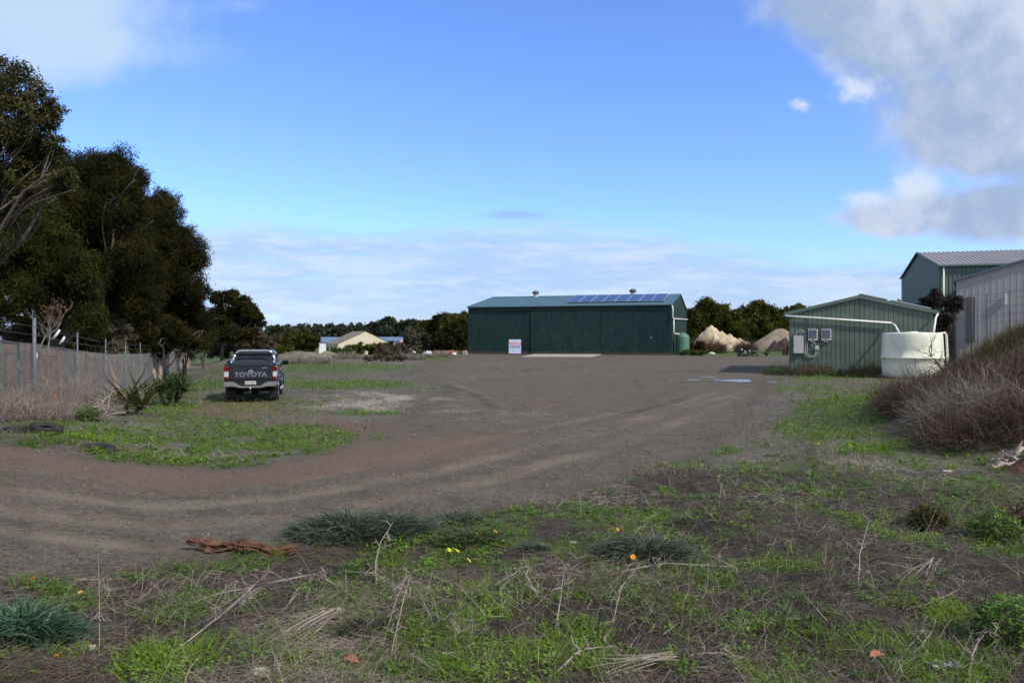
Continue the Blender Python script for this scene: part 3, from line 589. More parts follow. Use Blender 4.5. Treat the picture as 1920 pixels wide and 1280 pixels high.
tree('sheoak_tree', 'dense dark sheoak filling the row beneath the tallest crown', base_at(150, 50), LB(50, (130, 330, 50), (110, 380, 60), (160, 460, 70), (210, 530, 60), (130, 560, 50), (250, 560, 50), (80, 470, 70), (270, 500, 45), (170, 590, 40), (230, 600, 36), (118, 300, 26), (95, 330, 40)), 95000, .16, .16, M_T2, M_BARK, .3, stems=2, sub=40, seed=31, droop=.3)
for i, (px, Y, lab) in enumerate([(40, 40, 'dark undergrowth shrub behind the chain-link at the left edge'), (105, 42, 'dark shrub behind the first rusty sheets'), (165, 44, 'dark shrub behind the fence above the agave'), (215, 48, 'brownish shrub behind the fence left of the yucca'), (262, 50, 'dark shrub behind the yucca'), (305, 54, 'dark shrub behind the fence right of the yucca'), (345, 60, 'dark shrub at the far stretch of the fence'), (380, 72, 'dark shrub at the end of the fence')]):
    tree('undergrowth_shrub', lab, base_at(px, Y), LB(Y, (px-16, 628, 22), (px+14, 632, 22), (px, 612, 24), (px, 650, 26)), 7000, .14, .22, M_T2 if i % 3 else M_T4, M_BARK, .07, 'undergrowth behind the left fence', 3, 18, 230+i, cat='shrub', inner=.05)
dead_spray(105, 578, 33, .6, 260, 'dead grey tree with a few brown clinging leaves behind the fence', 8)
tree('spreading_tree', 'flat-topped spreading tree beyond the end of the fence row', base_at(415, 96), LB(95, (412, 560, 16), (430, 556, 18), (452, 568, 18), (470, 582, 15), (482, 595, 13), (440, 590, 22), (415, 590, 24), (460, 604, 16), (490, 607, 9), (425, 625, 26), (400, 610, 26), (455, 630, 20)), 44000, .2, .3, M_T2, M_BARK, .22, sub=26, seed=9, flat=.7, twigs=1)
tree('scrub_tree', 'brown-green scrub beside the roof of the ute', base_at(440, 100), LB(100, (420, 625, 22), (480, 618, 16), (405, 650, 22), (430, 645, 24), (460, 640, 24), (485, 635, 20), (500, 645, 16), (470, 655, 20), (515, 640, 12)), 26000, .2, .3, M_T4, M_BARK, .2, stems=3, sub=22, seed=10, cat='tree', inner=.1)
tree('acacia_tree', 'rounded olive acacia between the ute and the pale house', base_at(560, 132), LB(132, (535, 640, 15), (555, 633, 15), (575, 632, 14), (590, 640, 12), (560, 646, 18), (580, 648, 14), (540, 650, 14), (525, 648, 10)), 22000, .22, .35, M_T3, M_BARK, .2, stems=3, sub=24, seed=11)
# far wood on the skyline: one tree after another
sky_x = list(range(508, 900, 11))
tops = {508: 612, 540: 610, 600: 611, 640: 608, 690: 606, 705: 603, 720: 600, 735: 596, 745: 608, 765: 598, 800: 602, 850: 592, 900: 590}
for i, px in enumerate(sky_x):
    px = px+random.uniform(-3, 3); t_ = float(np.interp(px, sorted(tops), [tops[k] for k in sorted(tops)]))+random.uniform(-1.5, 2.5)
    Y = random.uniform(330, 400) if px < 720 else random.uniform(260, 320)
    r_ = random.uniform(8, 13); em = 720 < px < 775 and i % 2 == 0
    lo = LB(Y, (px-3, t_+r_*.8, r_), (px+4, t_+r_*1.1, r_*.9), (px, t_+r_*2.0, r_*1.1), (px, t_+r_*3, r_*1.1))
    if em: lo = LB(Y, (px, t_+4, 7), (px-6, t_+7, 6), (px+6, t_+6, 6), (px, t_+26, 11), (px+3, t_+40, 11))
    tree('skyline_tree', 'taller flat-crowned tree standing above the distant wood' if em else 'dark evergreen in the distant wood on the skyline', base_at(px, Y), lo, 1700, .75, .6, M_T5, M_BARK, .4, 'trees of the distant wood', seed=100+i, sub=16, inner=.2)
for i, (px, py, r_, Y, mm) in enumerate([(800, 612, 14, 190, M_T3), (822, 604, 16, 180, M_T2), (845, 600, 17, 170, M_T3), (866, 596, 16, 160, M_T3), (770, 625, 14, 200, M_T4), (790, 636, 14, 175, M_T4), (835, 630, 20, 160, M_T2), (862, 625, 22, 150, M_T2)]):
    lab = ['mid-green tree left of the tall grove by the green shed', 'dark tree in the grove left of the green shed', 'olive tree with pale stems in the grove by the shed', 'tallest tree of the grove touching the green shed corner', 'brownish shrub tree behind the house with blue roofs', 'brown scrubby tree before the grove, right of the sheds', 'dense dark scrub tree at the foot of the grove', 'dark thicket tree against the green shed wall'][i]
    tree('grove_tree', lab, base_at(px, Y), LB(Y, (px, py, r_), (px-r_*.7, py+r_*.9, r_*.85), (px+r_*.6, py+r_*.8, r_*.8), (px, py+r_*1.8, r_*.8)), 8500, .3, .4, mm, M_BARKP, .16, stems=3, sub=22, seed=140+i, inner=.15, twigs=1)
for i, (lob, lab, Y) in enumerate([
    ([(1300, 590, 16), (1325, 580, 20), (1350, 588, 18), (1310, 610, 24), (1345, 612, 24), (1375, 600, 17), (1370, 625, 22), (1300, 632, 18)], 'big rounded olive tree right behind the green shed', 172),
    ([(1400, 590, 17), (1425, 583, 19), (1450, 588, 17), (1410, 612, 22), (1445, 614, 22), (1395, 620, 18), (1470, 605, 16), (1430, 630, 20), (1465, 630, 18)], 'wide olive tree between the two dirt piles', 176),
    ([(1478, 585, 10), (1495, 582, 12), (1512, 588, 12), (1490, 605, 16), (1510, 610, 16)], 'tree crown showing above the left end of the small shed', 190),
    ([(1376, 598, 12), (1386, 615, 16), (1380, 635, 15)], 'shorter olive tree in the gap between the two wide crowns', 168)]):
    tree('olive_tree', lab, base_at(lob[0][0]+20, Y), LB(Y, *[(a_, b_+1, c_*1.15) for a_, b_, c_ in lob]), 46000 if len(lob) > 5 else 16000, .3, .42, M_T3, M_BARKP, .2, stems=3, sub=44, seed=170+i, inner=.2)
tree('bare_shrub', 'dark purplish shrub between the small shed and the grey building', base_at(1750, 54), LB(54, (1735, 570, 14), (1752, 560, 14), (1770, 565, 14), (1790, 572, 14), (1745, 590, 20), (1770, 600, 20), (1755, 620, 18), (1735, 625, 14), (1780, 585, 14), (1798, 565, 10), (1740, 640, 18), (1768, 640, 18), (1725, 600, 14), (1752, 548, 9)), 26000, .09, .35, M_T6, M_BARK, .1, stems=4, sub=30, seed=190, cat='shrub', inner=.05, twigs=4)
tree('skyline_tree', 'small round tree top beside the tall green building', base_at(1684, 130), LB(130, (1684, 570, 8), (1680, 578, 8), (1690, 580, 7)), 2500, .25, .5, M_T4, M_BARK, .2, seed=191)
# ------------------------------------------------------------------ paints and metals
M_DG = mat('dark_green_steel', s2l(13, 47, 42), .45, var=.18, vs=.6, dirt=.3, dirtc=(.05, .055, .045), splash=.45)
M_DGG = mat('dark_green_trim', s2l(18, 42, 38), .4, var=.08)
M_TEAL = mat('teal_roof_steel', s2l(66, 98, 108), .5, var=.10, vs=.5, dirt=.25, dirtc=(.10, .12, .11))
M_GG = mat('grey_green_steel', s2l(97, 112, 100), .5, var=.14, vs=.8, dirt=.3, dirtc=(.10, .10, .08), splash=.4)
M_GG2 = mat('grey_green_trim', s2l(98, 116, 104), .45, var=.06)
M_BG = mat('big_shed_green', s2l(90, 108, 92), .5, var=.08, vs=.5, dirt=.15)
M_ZR = mat('grey_roof_steel', s2l(146, 142, 138), .5, var=.08, vs=.4)
M_GWALL = mat('grey_wall_steel', s2l(164, 162, 158), .5, var=.08, vs=.4, dirt=.3, dirtc=s2l(160, 148, 142))
M_WPIPE = mat('white_pvc', (.88, .88, .86), .35, var=.05, dirt=.15)
M_CONC = mat('concrete', (.36, .345, .31), .9, var=.2, vs=4, bump=.3, dirt=.3)
M_GALV = mat('galvanised', (.16, .165, .17), .6, .4, var=.2, vs=8)
M_CELL = mat('solar_glass', s2l(26, 34, 58), .2, var=.12, vs=1.2, spec=.6)
M_ALU = mat('aluminium', (.6, .6, .6), .4, .5, var=.05)
M_TANKG = mat('green_poly', s2l(82, 122, 104), .5, var=.10, vs=1.5, dirt=.2)
M_CREAM = mat('cream_poly', s2l(234, 237, 214), .55, var=.05, vs=1.2, dirt=.35, dirtc=(.32, .34, .30), bump=.1, bs=3, splash=.3)
M_LGREY = mat('light_grey_box', s2l(200, 192, 190), .5, var=.06, dirt=.15)
M_MGREY = mat('mid_grey_box', s2l(104, 112, 128), .45, var=.06)
M_BLK = mat('black_plastic', (.012, .012, .013), .5, var=.2)
M_RUB = mat('tyre_rubber', (.018, .018, .019), .85, var=.3, vs=6, bump=.3, dirt=.5, dirtc=(.07, .06, .05))
M_WHITE = mat('white_paint', (.75, .76, .77), .5, var=.04)
M_HCREAM = mat('cream_wall', s2l(206, 198, 172), .8, var=.05, vs=.6)
M_HROOF = mat('brown_grey_roof', s2l(112, 104, 98), .7, var=.12)
M_BLUE = mat('blue_roof', s2l(104, 124, 152), .5, var=.08)
M_WOOD = mat('weathered_wood', (.22, .19, .16), .85, var=.35, vs=5, bump=.5, bs=25)
M_LOG = mat('log_wood', (.12, .058, .032), .9, var=.5, vs=9, bump=.9, bs=22, dirt=.6, dirtc=(.03, .02, .015))

def frame_empty(name, label, cat, x, y, z, yaw, group=None): return thing(name, label, cat, (x, y, z), -R(yaw), group)
UZ = Vector((0, 0, 1))
# ------------------------------------------------------------------ big dark green shed
SH = frame_empty('machinery_shed', 'long dark green corrugated shed with sliding doors and a teal roof', 'shed', -6.6, 118, 0, 17.2)
WD, DP, EV, RG = 30.2, 24.0, 7.0, 9.0
mb = MB(); mb.sheet((0, 0, .05), (1, 0, 0), (0, 0, 1), (0, -1, 0), WD, lambda s: EV-.05, .25, .04, 'rib')
mb.sheet((0, DP, 0), (1, 0, 0), (0, 0, 1), (0, 1, 0), WD, lambda s: EV, .5, .04, 'rib'); mb.build('side_wall', M_DG, SH)
gf = lambda s: EV+(RG-EV)*(1-abs(s-DP/2)/(DP/2))
for x0, nx in ((0, -1), (WD, 1)):
    mb = MB(); mb.sheet((x0, 0, 0), (0, 1, 0), (0, 0, 1), (nx, 0, 0), DP/2, lambda s: gf(s), .25, .04); mb.sheet((x0, DP/2, 0), (0, 1, 0), (0, 0, 1), (nx, 0, 0), DP/2, lambda s: gf(s+DP/2), .25, .04); mb.build('gable_wall', M_DG, SH)
sl_ = math.hypot(DP/2+.25, (RG-EV)*(DP/2+.25)/(DP/2)); sv = Vector((0, DP/2, RG-EV)).normalized()
for sgn in (1, -1):
    y0 = -.25 if sgn > 0 else DP+.25; v_ = Vector((0, sv.y*sgn, sv.z)); n_ = Vector((0, -sv.z*sgn, sv.y))
    mb = MB(); mb.sheet((-.15, y0, EV+.03), (1, 0, 0), v_, n_, WD+.3, lambda s: sl_, .3, .035); mb.build('roof', M_TEAL, SH)
mb = MB(); mb.tube([(-.15, DP/2, RG+.05), (WD+.15, DP/2, RG+.05)], .12, 8); mb.build('ridge_cap', M_TEAL, SH)
for xx in (-.12, WD+.12):
    for y0, y1 in ((-.2, DP/2), (DP+.2, DP/2)): mb = MB(); mb.tube([(xx, y0, EV), (xx, y1, RG+.06)], .09, 4); mb.build('barge_flashing', M_DGG, SH)
mb = MB(); mb.b(-.1, WD+.1, -.42, -.26, EV-.10, EV+.05, .02); mb.build('gutter', M_TEAL, SH)
a, b = 9.94, 20.2
mb = MB(); mb.sheet((a, -.16, .06), (1, 0, 0), (0, 0, 1), (0, -1, 0), b-a, lambda s: 6.35, .25, .035)
mb.b(a, a+.1, -.21, -.12, .05, 6.42, .01); mb.b(b-.1, b, -.21, -.12, .05, 6.42, .01); mb.b(a+.1, b-.1, -.205, -.12, 6.3, 6.42, .01); dr = mb.build('sliding_door', M_DG, SH)
mb = MB(); mb.sheet((20.25, -.10, .06), (1, 0, 0), (0, 0, 1), (0, -1, 0), 5.1, lambda s: 6.3, .25, .035); mb.b(20.25, 25.35, -.15, -.08, 6.3, 6.42, .01); dr = mb.build('sliding_door', M_DG, SH)
h_ = MB(); h_.box((27.6-.3, -.06, 2.4), (.35, .08, .3), .02); h_.build('hatch_handle', M_GALV, SH)
mb = MB(); mb.b(4.8, 25.6, -.3, -.05, 6.45, 6.62, .02); mb.build('door_track', M_DGG, SH)
mb = MB(); mb.tube([(WD+.02, -.3, EV-.1), (WD+.14, -.25, EV-.5), (WD+.14, -.25, 5.15), (WD+.2, .1, 5.05), (WD+.2, DP+.2, 5.5)], .09, 8)
mb.tube([(WD+.2, .5, 5.0), (WD+.2, .55, 3.1), (WD+.3, .9, 2.95), (WD+1.0, 1.5, 2.95)], .08, 8); mb.build('downpipe', M_WPIPE, SH)
def shed_px_on_ridge(px):      # distance along the ridge for a photo column
    r_ = (px-CX)/F; x0, y0 = -6.6+.296*DP/2, 118+.955*DP/2; return (r_*y0-x0)/(.955+.296*r_)
for px in (1005, 1187):
    s_ = shed_px_on_ridge(px); mb = MB(); mb.lathe([(.36, RG-.1), (.36, RG+.45), (.40, RG+.47)], 20, M=Matrix.Translation((s_, DP/2-.2, 0))); vt = mb.build('roof_ventilator', M_WHITE, SH)
    mb = MB(); Mx = Matrix.Translation((s_, DP/2-.2, RG+.47)); mb.lathe([(.34, 0), (.45, .05), (.52, .22), (.47, .42), (.30, .55), (.02, .6)], 20, M=Mx)
    for k in range(20):
        a = k/20*6.283; mb.tube([(s_+.46*math.cos(a), DP/2-.2+.46*math.sin(a), RG+.52), (s_+.56*math.cos(a+.12), DP/2-.2+.56*math.sin(a+.12), RG+.72), (s_+.47*math.cos(a+.25), DP/2-.2+.47*math.sin(a+.25), RG+.92)], .02, 4)
    mb.build('turbine_head', M_GALV, vt)
# solar panels on the front slope
AR = frame_empty('solar_array', 'row of eight blue solar panels on the teal roof of the green shed', 'solar panels', -6.6, 118, 0, 17.2)
for k in range(8):
    x0 = 14.6+k*1.78; MXp = Matrix.Translation((x0, 2.6, EV+.03+2.85*2/12+.16)) @ Matrix.Rotation(math.atan2(2, 12)+R(2.2), 4, 'X')
    mb = MB(); mb.b(.03, 1.70, .03, 6.6, .0, .045, 0, M=MXp); pn = mb.build('panel', M_CELL, AR)
    mb = MB()
    for a in (0, 1.70): mb.b(a, a+.035, 0, 6.63, -.01, .055, M=MXp)
    for a in (0, 2.2, 4.4, 6.6): mb.b(.036, 1.699, a, a+.025, -.01, .052, M=MXp)
    mb.build('frame', M_ALU, pn)
mb = MB()
for k in range(9):
    for yy_, zz in ((3.2, .12), (8.6, .22)): mb.tube([(14.7+k*1.75, yy_, EV+yy_/6-.0), (14.7+k*1.75, yy_, EV+yy_/6+.10+zz)], .025, 6)
for yy_ in (3.2, 8.6): mb.tube([(14.6, yy_, EV+yy_/6+.2), (28.8, yy_, EV+yy_/6+.2)], .03, 6)
mb.build('mounting_rail', M_ALU, AR)
# concrete apron
a0 = [GP(979, 669.2), GP(1110, 669.4), GP(1128, 664.6), GP(1000, 664.2)]
mb = MB(); vs = [(x, y, z) for z in (-.1, .07) for x, y in a0]; mb.add(vs, [[3, 2, 1, 0], [4, 5, 6, 7], [0, 1, 5, 4], [1, 2, 6, 5], [2, 3, 7, 6], [3, 0, 4, 7]]); tag(mb.build('concrete_apron', M_CONC), 'pale concrete slab before the sliding doors', kind='structure')
# green tank beside it
def bands(prof, mbd, n=36, M=None): mbd.lathe(prof, n, M=M)
T1 = thing('water_tank', 'round green poly water tank at the corner of the big shed', 'water tank', (23.95, 110.1, 0))
mb = MB(); pr = [(.0, 0), (.92, 0)]
for k in range(12): z = .1+k*.2; pr += [(.93, z), (.95, z+.06), (.95, z+.12), (.93, z+.18)]
pr += [(.90, 2.6), (.80, 2.78), (.55, 2.95), (.3, 3.03), (.0, 3.05)]; mb.lathe(pr, 36); tb = mb.build('tank_body', M_TANKG, T1)
mb = MB(); mb.lathe([(.26, 2.95), (.27, 3.12), (.0, 3.16)], 20); mb.build('lid', M_TANKG, T1)
mb = MB(); mb.box((.45, -1.05, .4), (.35, .25, .8), .03); mb.box((.05, -1.1, .33), (.28, .2, .66), .03); mb.build('pump_cover', mat('pump_grey', (.2, .2, .19), .8, var=.4, vs=5, dirt=.6), T1)
# agent's board
SG = thing('sale_board', 'square white real estate board with a red band before the shed', 'sign', tuple(GP(965.5, 664.6))+(0,), -R(8))
mb = MB(); mb.b(-.87, .87, -.03, .03, .17, 2.15, .004); bd = mb.build('board', mat('board_white', s2l(205, 218, 238), .5, var=.03), SG)
mb = MB(); mb.b(-.8, .87, -.036, -.031, 1.37, 1.72); mb.build('red_band', mat('board_red', s2l(214, 120, 140), .5, var=.1), bd)
rd = random.Random(4)
PR = [mat('band_text', s2l(235, 205, 215), .5, var=.02), mat('print_grey', s2l(140, 150, 165), .6, var=.1), mat('print_dark', s2l(50, 52, 88), .6, var=.2), mat('print_slate', s2l(120, 130, 160), .6, var=.1)]
mb = MB()
for k in range(9): mb.b(-.62+k*.155, -.52+k*.155+rd.uniform(-.02, .02), -.0395, -.0365, 1.44, 1.64)
mb.build('band_lettering', PR[0], bd); mb = MB()
for k, w_ in enumerate((.12, .2, .14, .18)): mb.b(-.38+k*.22, -.38+k*.22+w_, -.0335, -.0305, 1.86, 1.93)
for zz, n in ((.70, 7), (.48, 5)):
    for k in range(n): mb.b(-.6+k*.17, -.6+k*.17+rd.uniform(.08, .14), -.0335, -.0305, zz, zz+.06)
mb.build('lettering', PR[1], bd)
for k in range(5):
    mb = MB(); x_ = -.62+k*.31
    mb.prism([(x_-.09, 1.24), (x_+.09, 1.24), (x_+.11, 1.08), (x_-.05, .98)], -.0335, -.0305, 0); mb.prism([(x_-.02, .98), (x_+.11, 1.08), (x_+.10, .86), (x_+.03, .86)], -.0335, -.0305, 1)
    mb.build('portrait', [PR[2], PR[3]], bd)
mb = MB(); mb.tube([(0, .06, -.3), (0, .06, 2.0)], .04, 8); mb.tube([(0, .06, 1.6), (0, 1.0, -.05)], .03, 6); mb.build('post', M_WHITE, SG)

# ------------------------------------------------------------------ small grey-green shed with meter box and inverters
SX, SY = 17.7, 50.0; SYAW = 19.5
S2 = frame_empty('small_shed', 'grey-green ribbed shed with a low gable and inverters on its wall', 'shed', SX, SY, 0, SYAW)
w2, d2, e2, r2 = 8.15, 14.0, 3.88, 4.87
gf2 = lambda s: e2+(r2-e2)*(1-abs(s-w2/2)/(w2/2))
for y0, ny in ((0, -1), (d2, 1)):
    mb = MB(); mb.sheet((0, y0, -.05), (1, 0, 0), (0, 0, 1), (0, ny, 0), w2/2, lambda s: gf2(s)+.05, .27, .03, 'pan'); mb.sheet((w2/2, y0, -.05), (1, 0, 0), (0, 0, 1), (0, ny, 0), w2/2, lambda s: gf2(s+w2/2)+.05, .27, .03, 'pan'); mb.build('gable_wall', M_GG, S2)
for x0, nx in ((0, -1), (w2, 1)):
    mb = MB(); mb.sheet((x0, 0, -.05), (0, 1, 0), (0, 0, 1), (nx, 0, 0), d2, lambda s: e2+.05, .2, .03); mb.build('side_wall', M_GG, S2)
sv2 = Vector((w2/2, 0, r2-e2)).normalized(); L2_ = math.hypot(w2/2+.2, (r2-e2)*(w2/2+.2)/(w2/2))
for sgn in (1, -1):
    x0 = -.2 if sgn > 0 else w2+.2; v_ = Vector((sv2.x*sgn, 0, sv2.z)); n_ = Vector((-sv2.z*sgn, 0, sv2.x))
    mb = MB(); mb.sheet((x0, -.12, e2+.02), (0, 1, 0), v_, n_, d2+.24, lambda s: L2_, .2, .03); mb.build('roof', M_GG, S2)
for sgn in (1, -1):
    mb = MB(); xa = w2/2; xb = -.2 if sgn > 0 else w2+.2; q = [(xa, r2+.09), (xb, e2+.07), (xb, e2-.13), (xa, r2-.11)]; mb.prism(q, -.17 if sgn > 0 else -.172, -.125)
    mb.build('barge_flashing', M_GG2, S2)
mb = MB(); mb.b(-.34, -.21, -.12, d2+.1, e2-.1, e2+.05, .02); mb.build('gutter', M_GG2, S2); mb = MB(); mb.b(w2+.21, w2+.34, -.12, d2+.1, e2-.1, e2+.05, .02); mb.build('gutter', M_GG2, S2)
mb = MB(); mb.tube([(-.28, -.02, e2-.1), (-.2, -.2, 3.7), (5.9, -.22, 3.22)], .055, 8)
mb.tube([(5.85, -.22, 3.24), (6.05, -.4, 3.05), (6.2, -.9, 2.62)], .055, 8); mb.build('downpipe', M_WPIPE, S2)
mb = MB(); mb.tube([(w2+.26, -.05, e2-.1), (w2+.1, -.3, 3.5), (w2-.2, -1.6, 2.66)], .06, 8); mb.build('downpipe', M_WPIPE, S2)
mb = MB(); mb.tube([(1.02, -.05, 4.2), (1.02, -.05, 2.8)], .018, 6); mb.build('conduit', M_GG2, S2)
# electrics on the wall: each box could be lifted off, so each is a thing of its own
def onwall(name, label, cat, s_, z, group=None):
    d = Vector((math.cos(R(SYAW)), -math.sin(R(SYAW)), 0)); nrm = Vector((-math.sin(R(SYAW)), -math.cos(R(SYAW)), 0)); p = Vector((SX, SY, z))+d*s_+nrm*.035
    return thing(name, label, cat, p, -R(SYAW), group)
o = onwall('meter_box', 'tall light grey meter box on the small shed wall', 'meter box', .23, 1.32)
mb = MB(); mb.b(0, .60, -.22, 0, 0, 1.1, .012); mb.b(-.012, .612, -.235, 0, 1.09, 1.13, .006); bx_ = mb.build('cabinet', M_LGREY, o)
mb = MB(); mb.b(.02, .58, -.235, -.221, .03, 1.07, .006); dr = mb.build('door', M_LGREY, o); mb = MB(); mb.b(.03, .09, -.26, -.236, .52, .56, .005); mb.build('latch', M_BLK, dr)
invs = []
for s_, lab in ((1.10, 'left one of the two grey solar inverters on the wall, nearer the meter box'), (1.88, 'right one of the two grey solar inverters on the wall')):
    o = onwall('inverter', lab, 'inverter', s_, 2.14, 'solar inverters on the small shed'); invs.append(o)
    mb = MB(); mb.b(0, .57, -.2, 0, .0, .72, .02); mb.build('casing', M_LGREY, o)
    mb = MB(); mb.b(.06, .51, -.222, -.201, .15, .68, .01)
    for k in range(8): mb.b(.09, .48, -.228, -.2225, .19+k*.06, .215+k*.06)
    mb.build('cooling_cover', M_MGREY, o)
    mb = MB(); mb.lathe([(.0, .014), (.035, .014), (.035, 0)], 16, M=Matrix.Translation((.285, -.2, .075)) @ Matrix.Rotation(math.pi/2, 4, 'X')); mb.build('display', M_BLK, o)
    mb = MB(); mb.b(.16, .42, -.12, -.02, -.10, -.003, .01); mb.build('cable_gland', M_WHITE, o)
o = onwall('isolator_box', 'small cream isolator box with bent conduits below the inverters', 'electrical box', 1.5, 1.55)
mb = MB(); mb.b(0, .24, -.14, 0, 0, .27, .012); mb.b(.02, .22, -.155, -.141, .03, .24, .006); mb.build('box', mat('cream_box', s2l(196, 200, 180), .5, var=.05), o)
mb = MB()
def arc(cx, cz, r_, a0_, a1_, y=-.08, n=9): return [(cx+r_*math.cos(R(a0_+(a1_-a0_)*k/n)), y, cz+r_*math.sin(R(a0_+(a1_-a0_)*k/n))) for k in range(n+1)]
zb = 1.55; so_ = 1.5
mb.tube([(.38-so_, -.08, 2.42-zb)]+arc(.66-so_, 2.5-zb, .27, 180, 0)+[(.93-so_, -.08, 1.5-zb)]+arc(1.25-so_, 1.42-zb, .31, 180, 270)+[(1.4-so_, -.08, 1.11-zb)]+arc(1.42-so_, 1.33-zb, .22, 270, 360)+[(1.64-so_, -.08, zb-zb)], .022, 8)
mb.tube([(1.05-so_, -.08, 2.1-zb), (1.05-so_, -.08, 1.5-zb)]+arc(1.3-so_, 1.42-zb, .24, 180, 270)+arc(1.4-so_, 1.3-zb, .13, 270, 360)+[(1.57-so_, -.08, zb-zb)], .022, 8)
mb.tube([(1.35-so_, -.08, 2.04-zb), (1.35-so_, -.08, 1.98-zb), (1.58-so_, -.08, 1.95-zb), (1.58-so_, -.08, 1.82-zb)], .022, 8)
mb.tube([(1.66-so_, -.08, 1.82-zb), (1.68-so_, -.08, 1.92-zb), (1.95-so_, -.08, 1.92-zb), (2.02-so_, -.08, 2.04-zb)], .022, 8)
mb.tube([(1.5-so_, -.08, 1.72-zb), (1.32-so_, -.08, 1.74-zb), (1.3-so_, -.08, 1.86-zb), (1.5-so_, -.08, 1.94-zb)], .018, 8); mb.tube([(1.5-so_, -.08, 1.62-zb), (1.3-so_, -.08, 1.60-zb)], .018, 8)
mb.build('conduit', mat('conduit_grey', s2l(168, 176, 168), .5, var=.05), o)
o = onwall('fire_extinguisher', 'small red fire extinguisher hanging at the left corner of the shed', 'fire extinguisher', -.16, 1.2)
mb = MB(); mb.lathe([(0, 0), (.075, .01), (.08, .05), (.08, .5), (.06, .58), (.025, .62), (.025, .66), (0, .66)], 20, M=Matrix.Translation((0, .2, 0))); mb.build('cylinder', mat('red_paint', s2l(110, 22, 28), .35, var=.1), o)
mb = MB(); mb.b(-.05, .05, .17, .23, .66, .72, .01); mb.tube([(.04, .2, .68), (.10, .2, .62), (.10, .2, .3)], .012, 6); mb.build('valve', M_BLK, o)
# thin solar modules on its right slope
AR2 = frame_empty('solar_array', 'thin solar panels seen edge-on along the small shed roof', 'solar panels', SX, SY, 0, SYAW)
ang = math.atan2(r2-e2, w2/2)
for a, b in ((.05, 1.62), (1.86, 4.05)):
    Mx = Matrix.Translation((w2/2, 0, r2+.16)) @ Matrix.Rotation(ang, 4, 'Y')
    for k in range(3):
        mb = MB(); mb.b(a, b, -.05+k*1.05, .95+k*1.05, 0, .045, M=Mx); pn = mb.build('panel', M_CELL, AR2)
        mb = MB(); mb.b(a-.02, b+.02, -.075+k*1.05, -.051+k*1.05, -.01, .05, M=Mx); mb.build('frame', M_ALU, pn)
mb = MB(); Mx = Matrix.Translation((w2/2, 0, r2+.0)) @ Matrix.Rotation(ang, 4, 'Y')
for k in range(12): mb.b(.15+k*.34, .21+k*.34, -.02, 3.0, .035, .15, M=Mx)
mb.build('mounting_rail', M_BLK, AR2)
# cream water tank
T2 = thing('water_tank', 'large squat cream water tank standing against the small shed', 'water tank', (23.05, 45.15, -.03))
mb = MB(); mb.lathe([(0, 0), (1.74, 0), (1.80, .25), (1.845, .8), (1.86, 1.16), (1.91, 1.18), (1.91, 1.23), (1.85, 1.25), (1.83, 1.7), (1.80, 2.2), (1.77, 2.55), (1.745, 2.60), (1.70, 2.625), (1.2, 2.64), (.4, 2.66), (0, 2.66)], 64, M=Matrix.Diagonal((.875, .875, 1, 1))); mb.build('tank_body', M_CREAM, T2)
mb = MB(); mb.lathe([(.3, 2.60), (.32, 2.69), (0, 2.71)], 24); mb.build('lid', M_CREAM, T2)
mb = MB(); mb.tube([(1.15, -.85, 2.60), (1.42, -.82, 2.62), (1.52, -.80, 2.5), (1.60, -.78, 1.35), (1.58, -.78, .9)], .06, 10); mb.build('overflow_pipe', M_WPIPE, T2)

# ------------------------------------------------------------------ buildings up on the right
def hall(name, label, x, y, z, yaw, w_, d_, ev, rg, mw, mr, pitch=.3, over=.2, cat='building'):
    rt = thing(name, label, cat, (x, y, z), -R(yaw)); g_ = lambda s: ev+(rg-ev)*(1-abs(s-w_/2)/(w_/2))
    for y0, ny in ((0, -1), (d_, 1)):
        mb = MB(); mb.sheet((0, y0, -1), (1, 0, 0), (0, 0, 1), (0, ny, 0), w_/2, lambda s: g_(s)+1, pitch, .03 if mw is not M_GWALL else .008); mb.sheet((w_/2, y0, -1), (1, 0, 0), (0, 0, 1), (0, ny, 0), w_/2, lambda s: g_(s+w_/2)+1, pitch, .03 if mw is not M_GWALL else .008); mb.build('gable_wall', mw, rt)
    for x0, nx in ((0, -1), (w_, 1)):
        mb = MB(); mb.sheet((x0, 0, -1), (0, 1, 0), (0, 0, 1), (nx, 0, 0), d_, lambda s: ev+1, pitch, .03); mb.build('side_wall', mw, rt)
    s3 = Vector((w_/2, 0, rg-ev)).normalized(); L3 = math.hypot(w_/2, rg-ev)*(1+over/(w_/2))
    for sgn in (1, -1):
        x0 = -over if sgn > 0 else w_+over; v_ = Vector((s3.x*sgn, 0, s3.z)); n_ = Vector((-s3.z*sgn, 0, s3.x))
        mb = MB(); mb.sheet((x0, -.15, ev+.03-over*(rg-ev)/(w_/2)), (0, 1, 0), v_, n_, d_+.3, lambda s: L3, pitch, .04); mb.build('roof', mr, rt)
    return rt
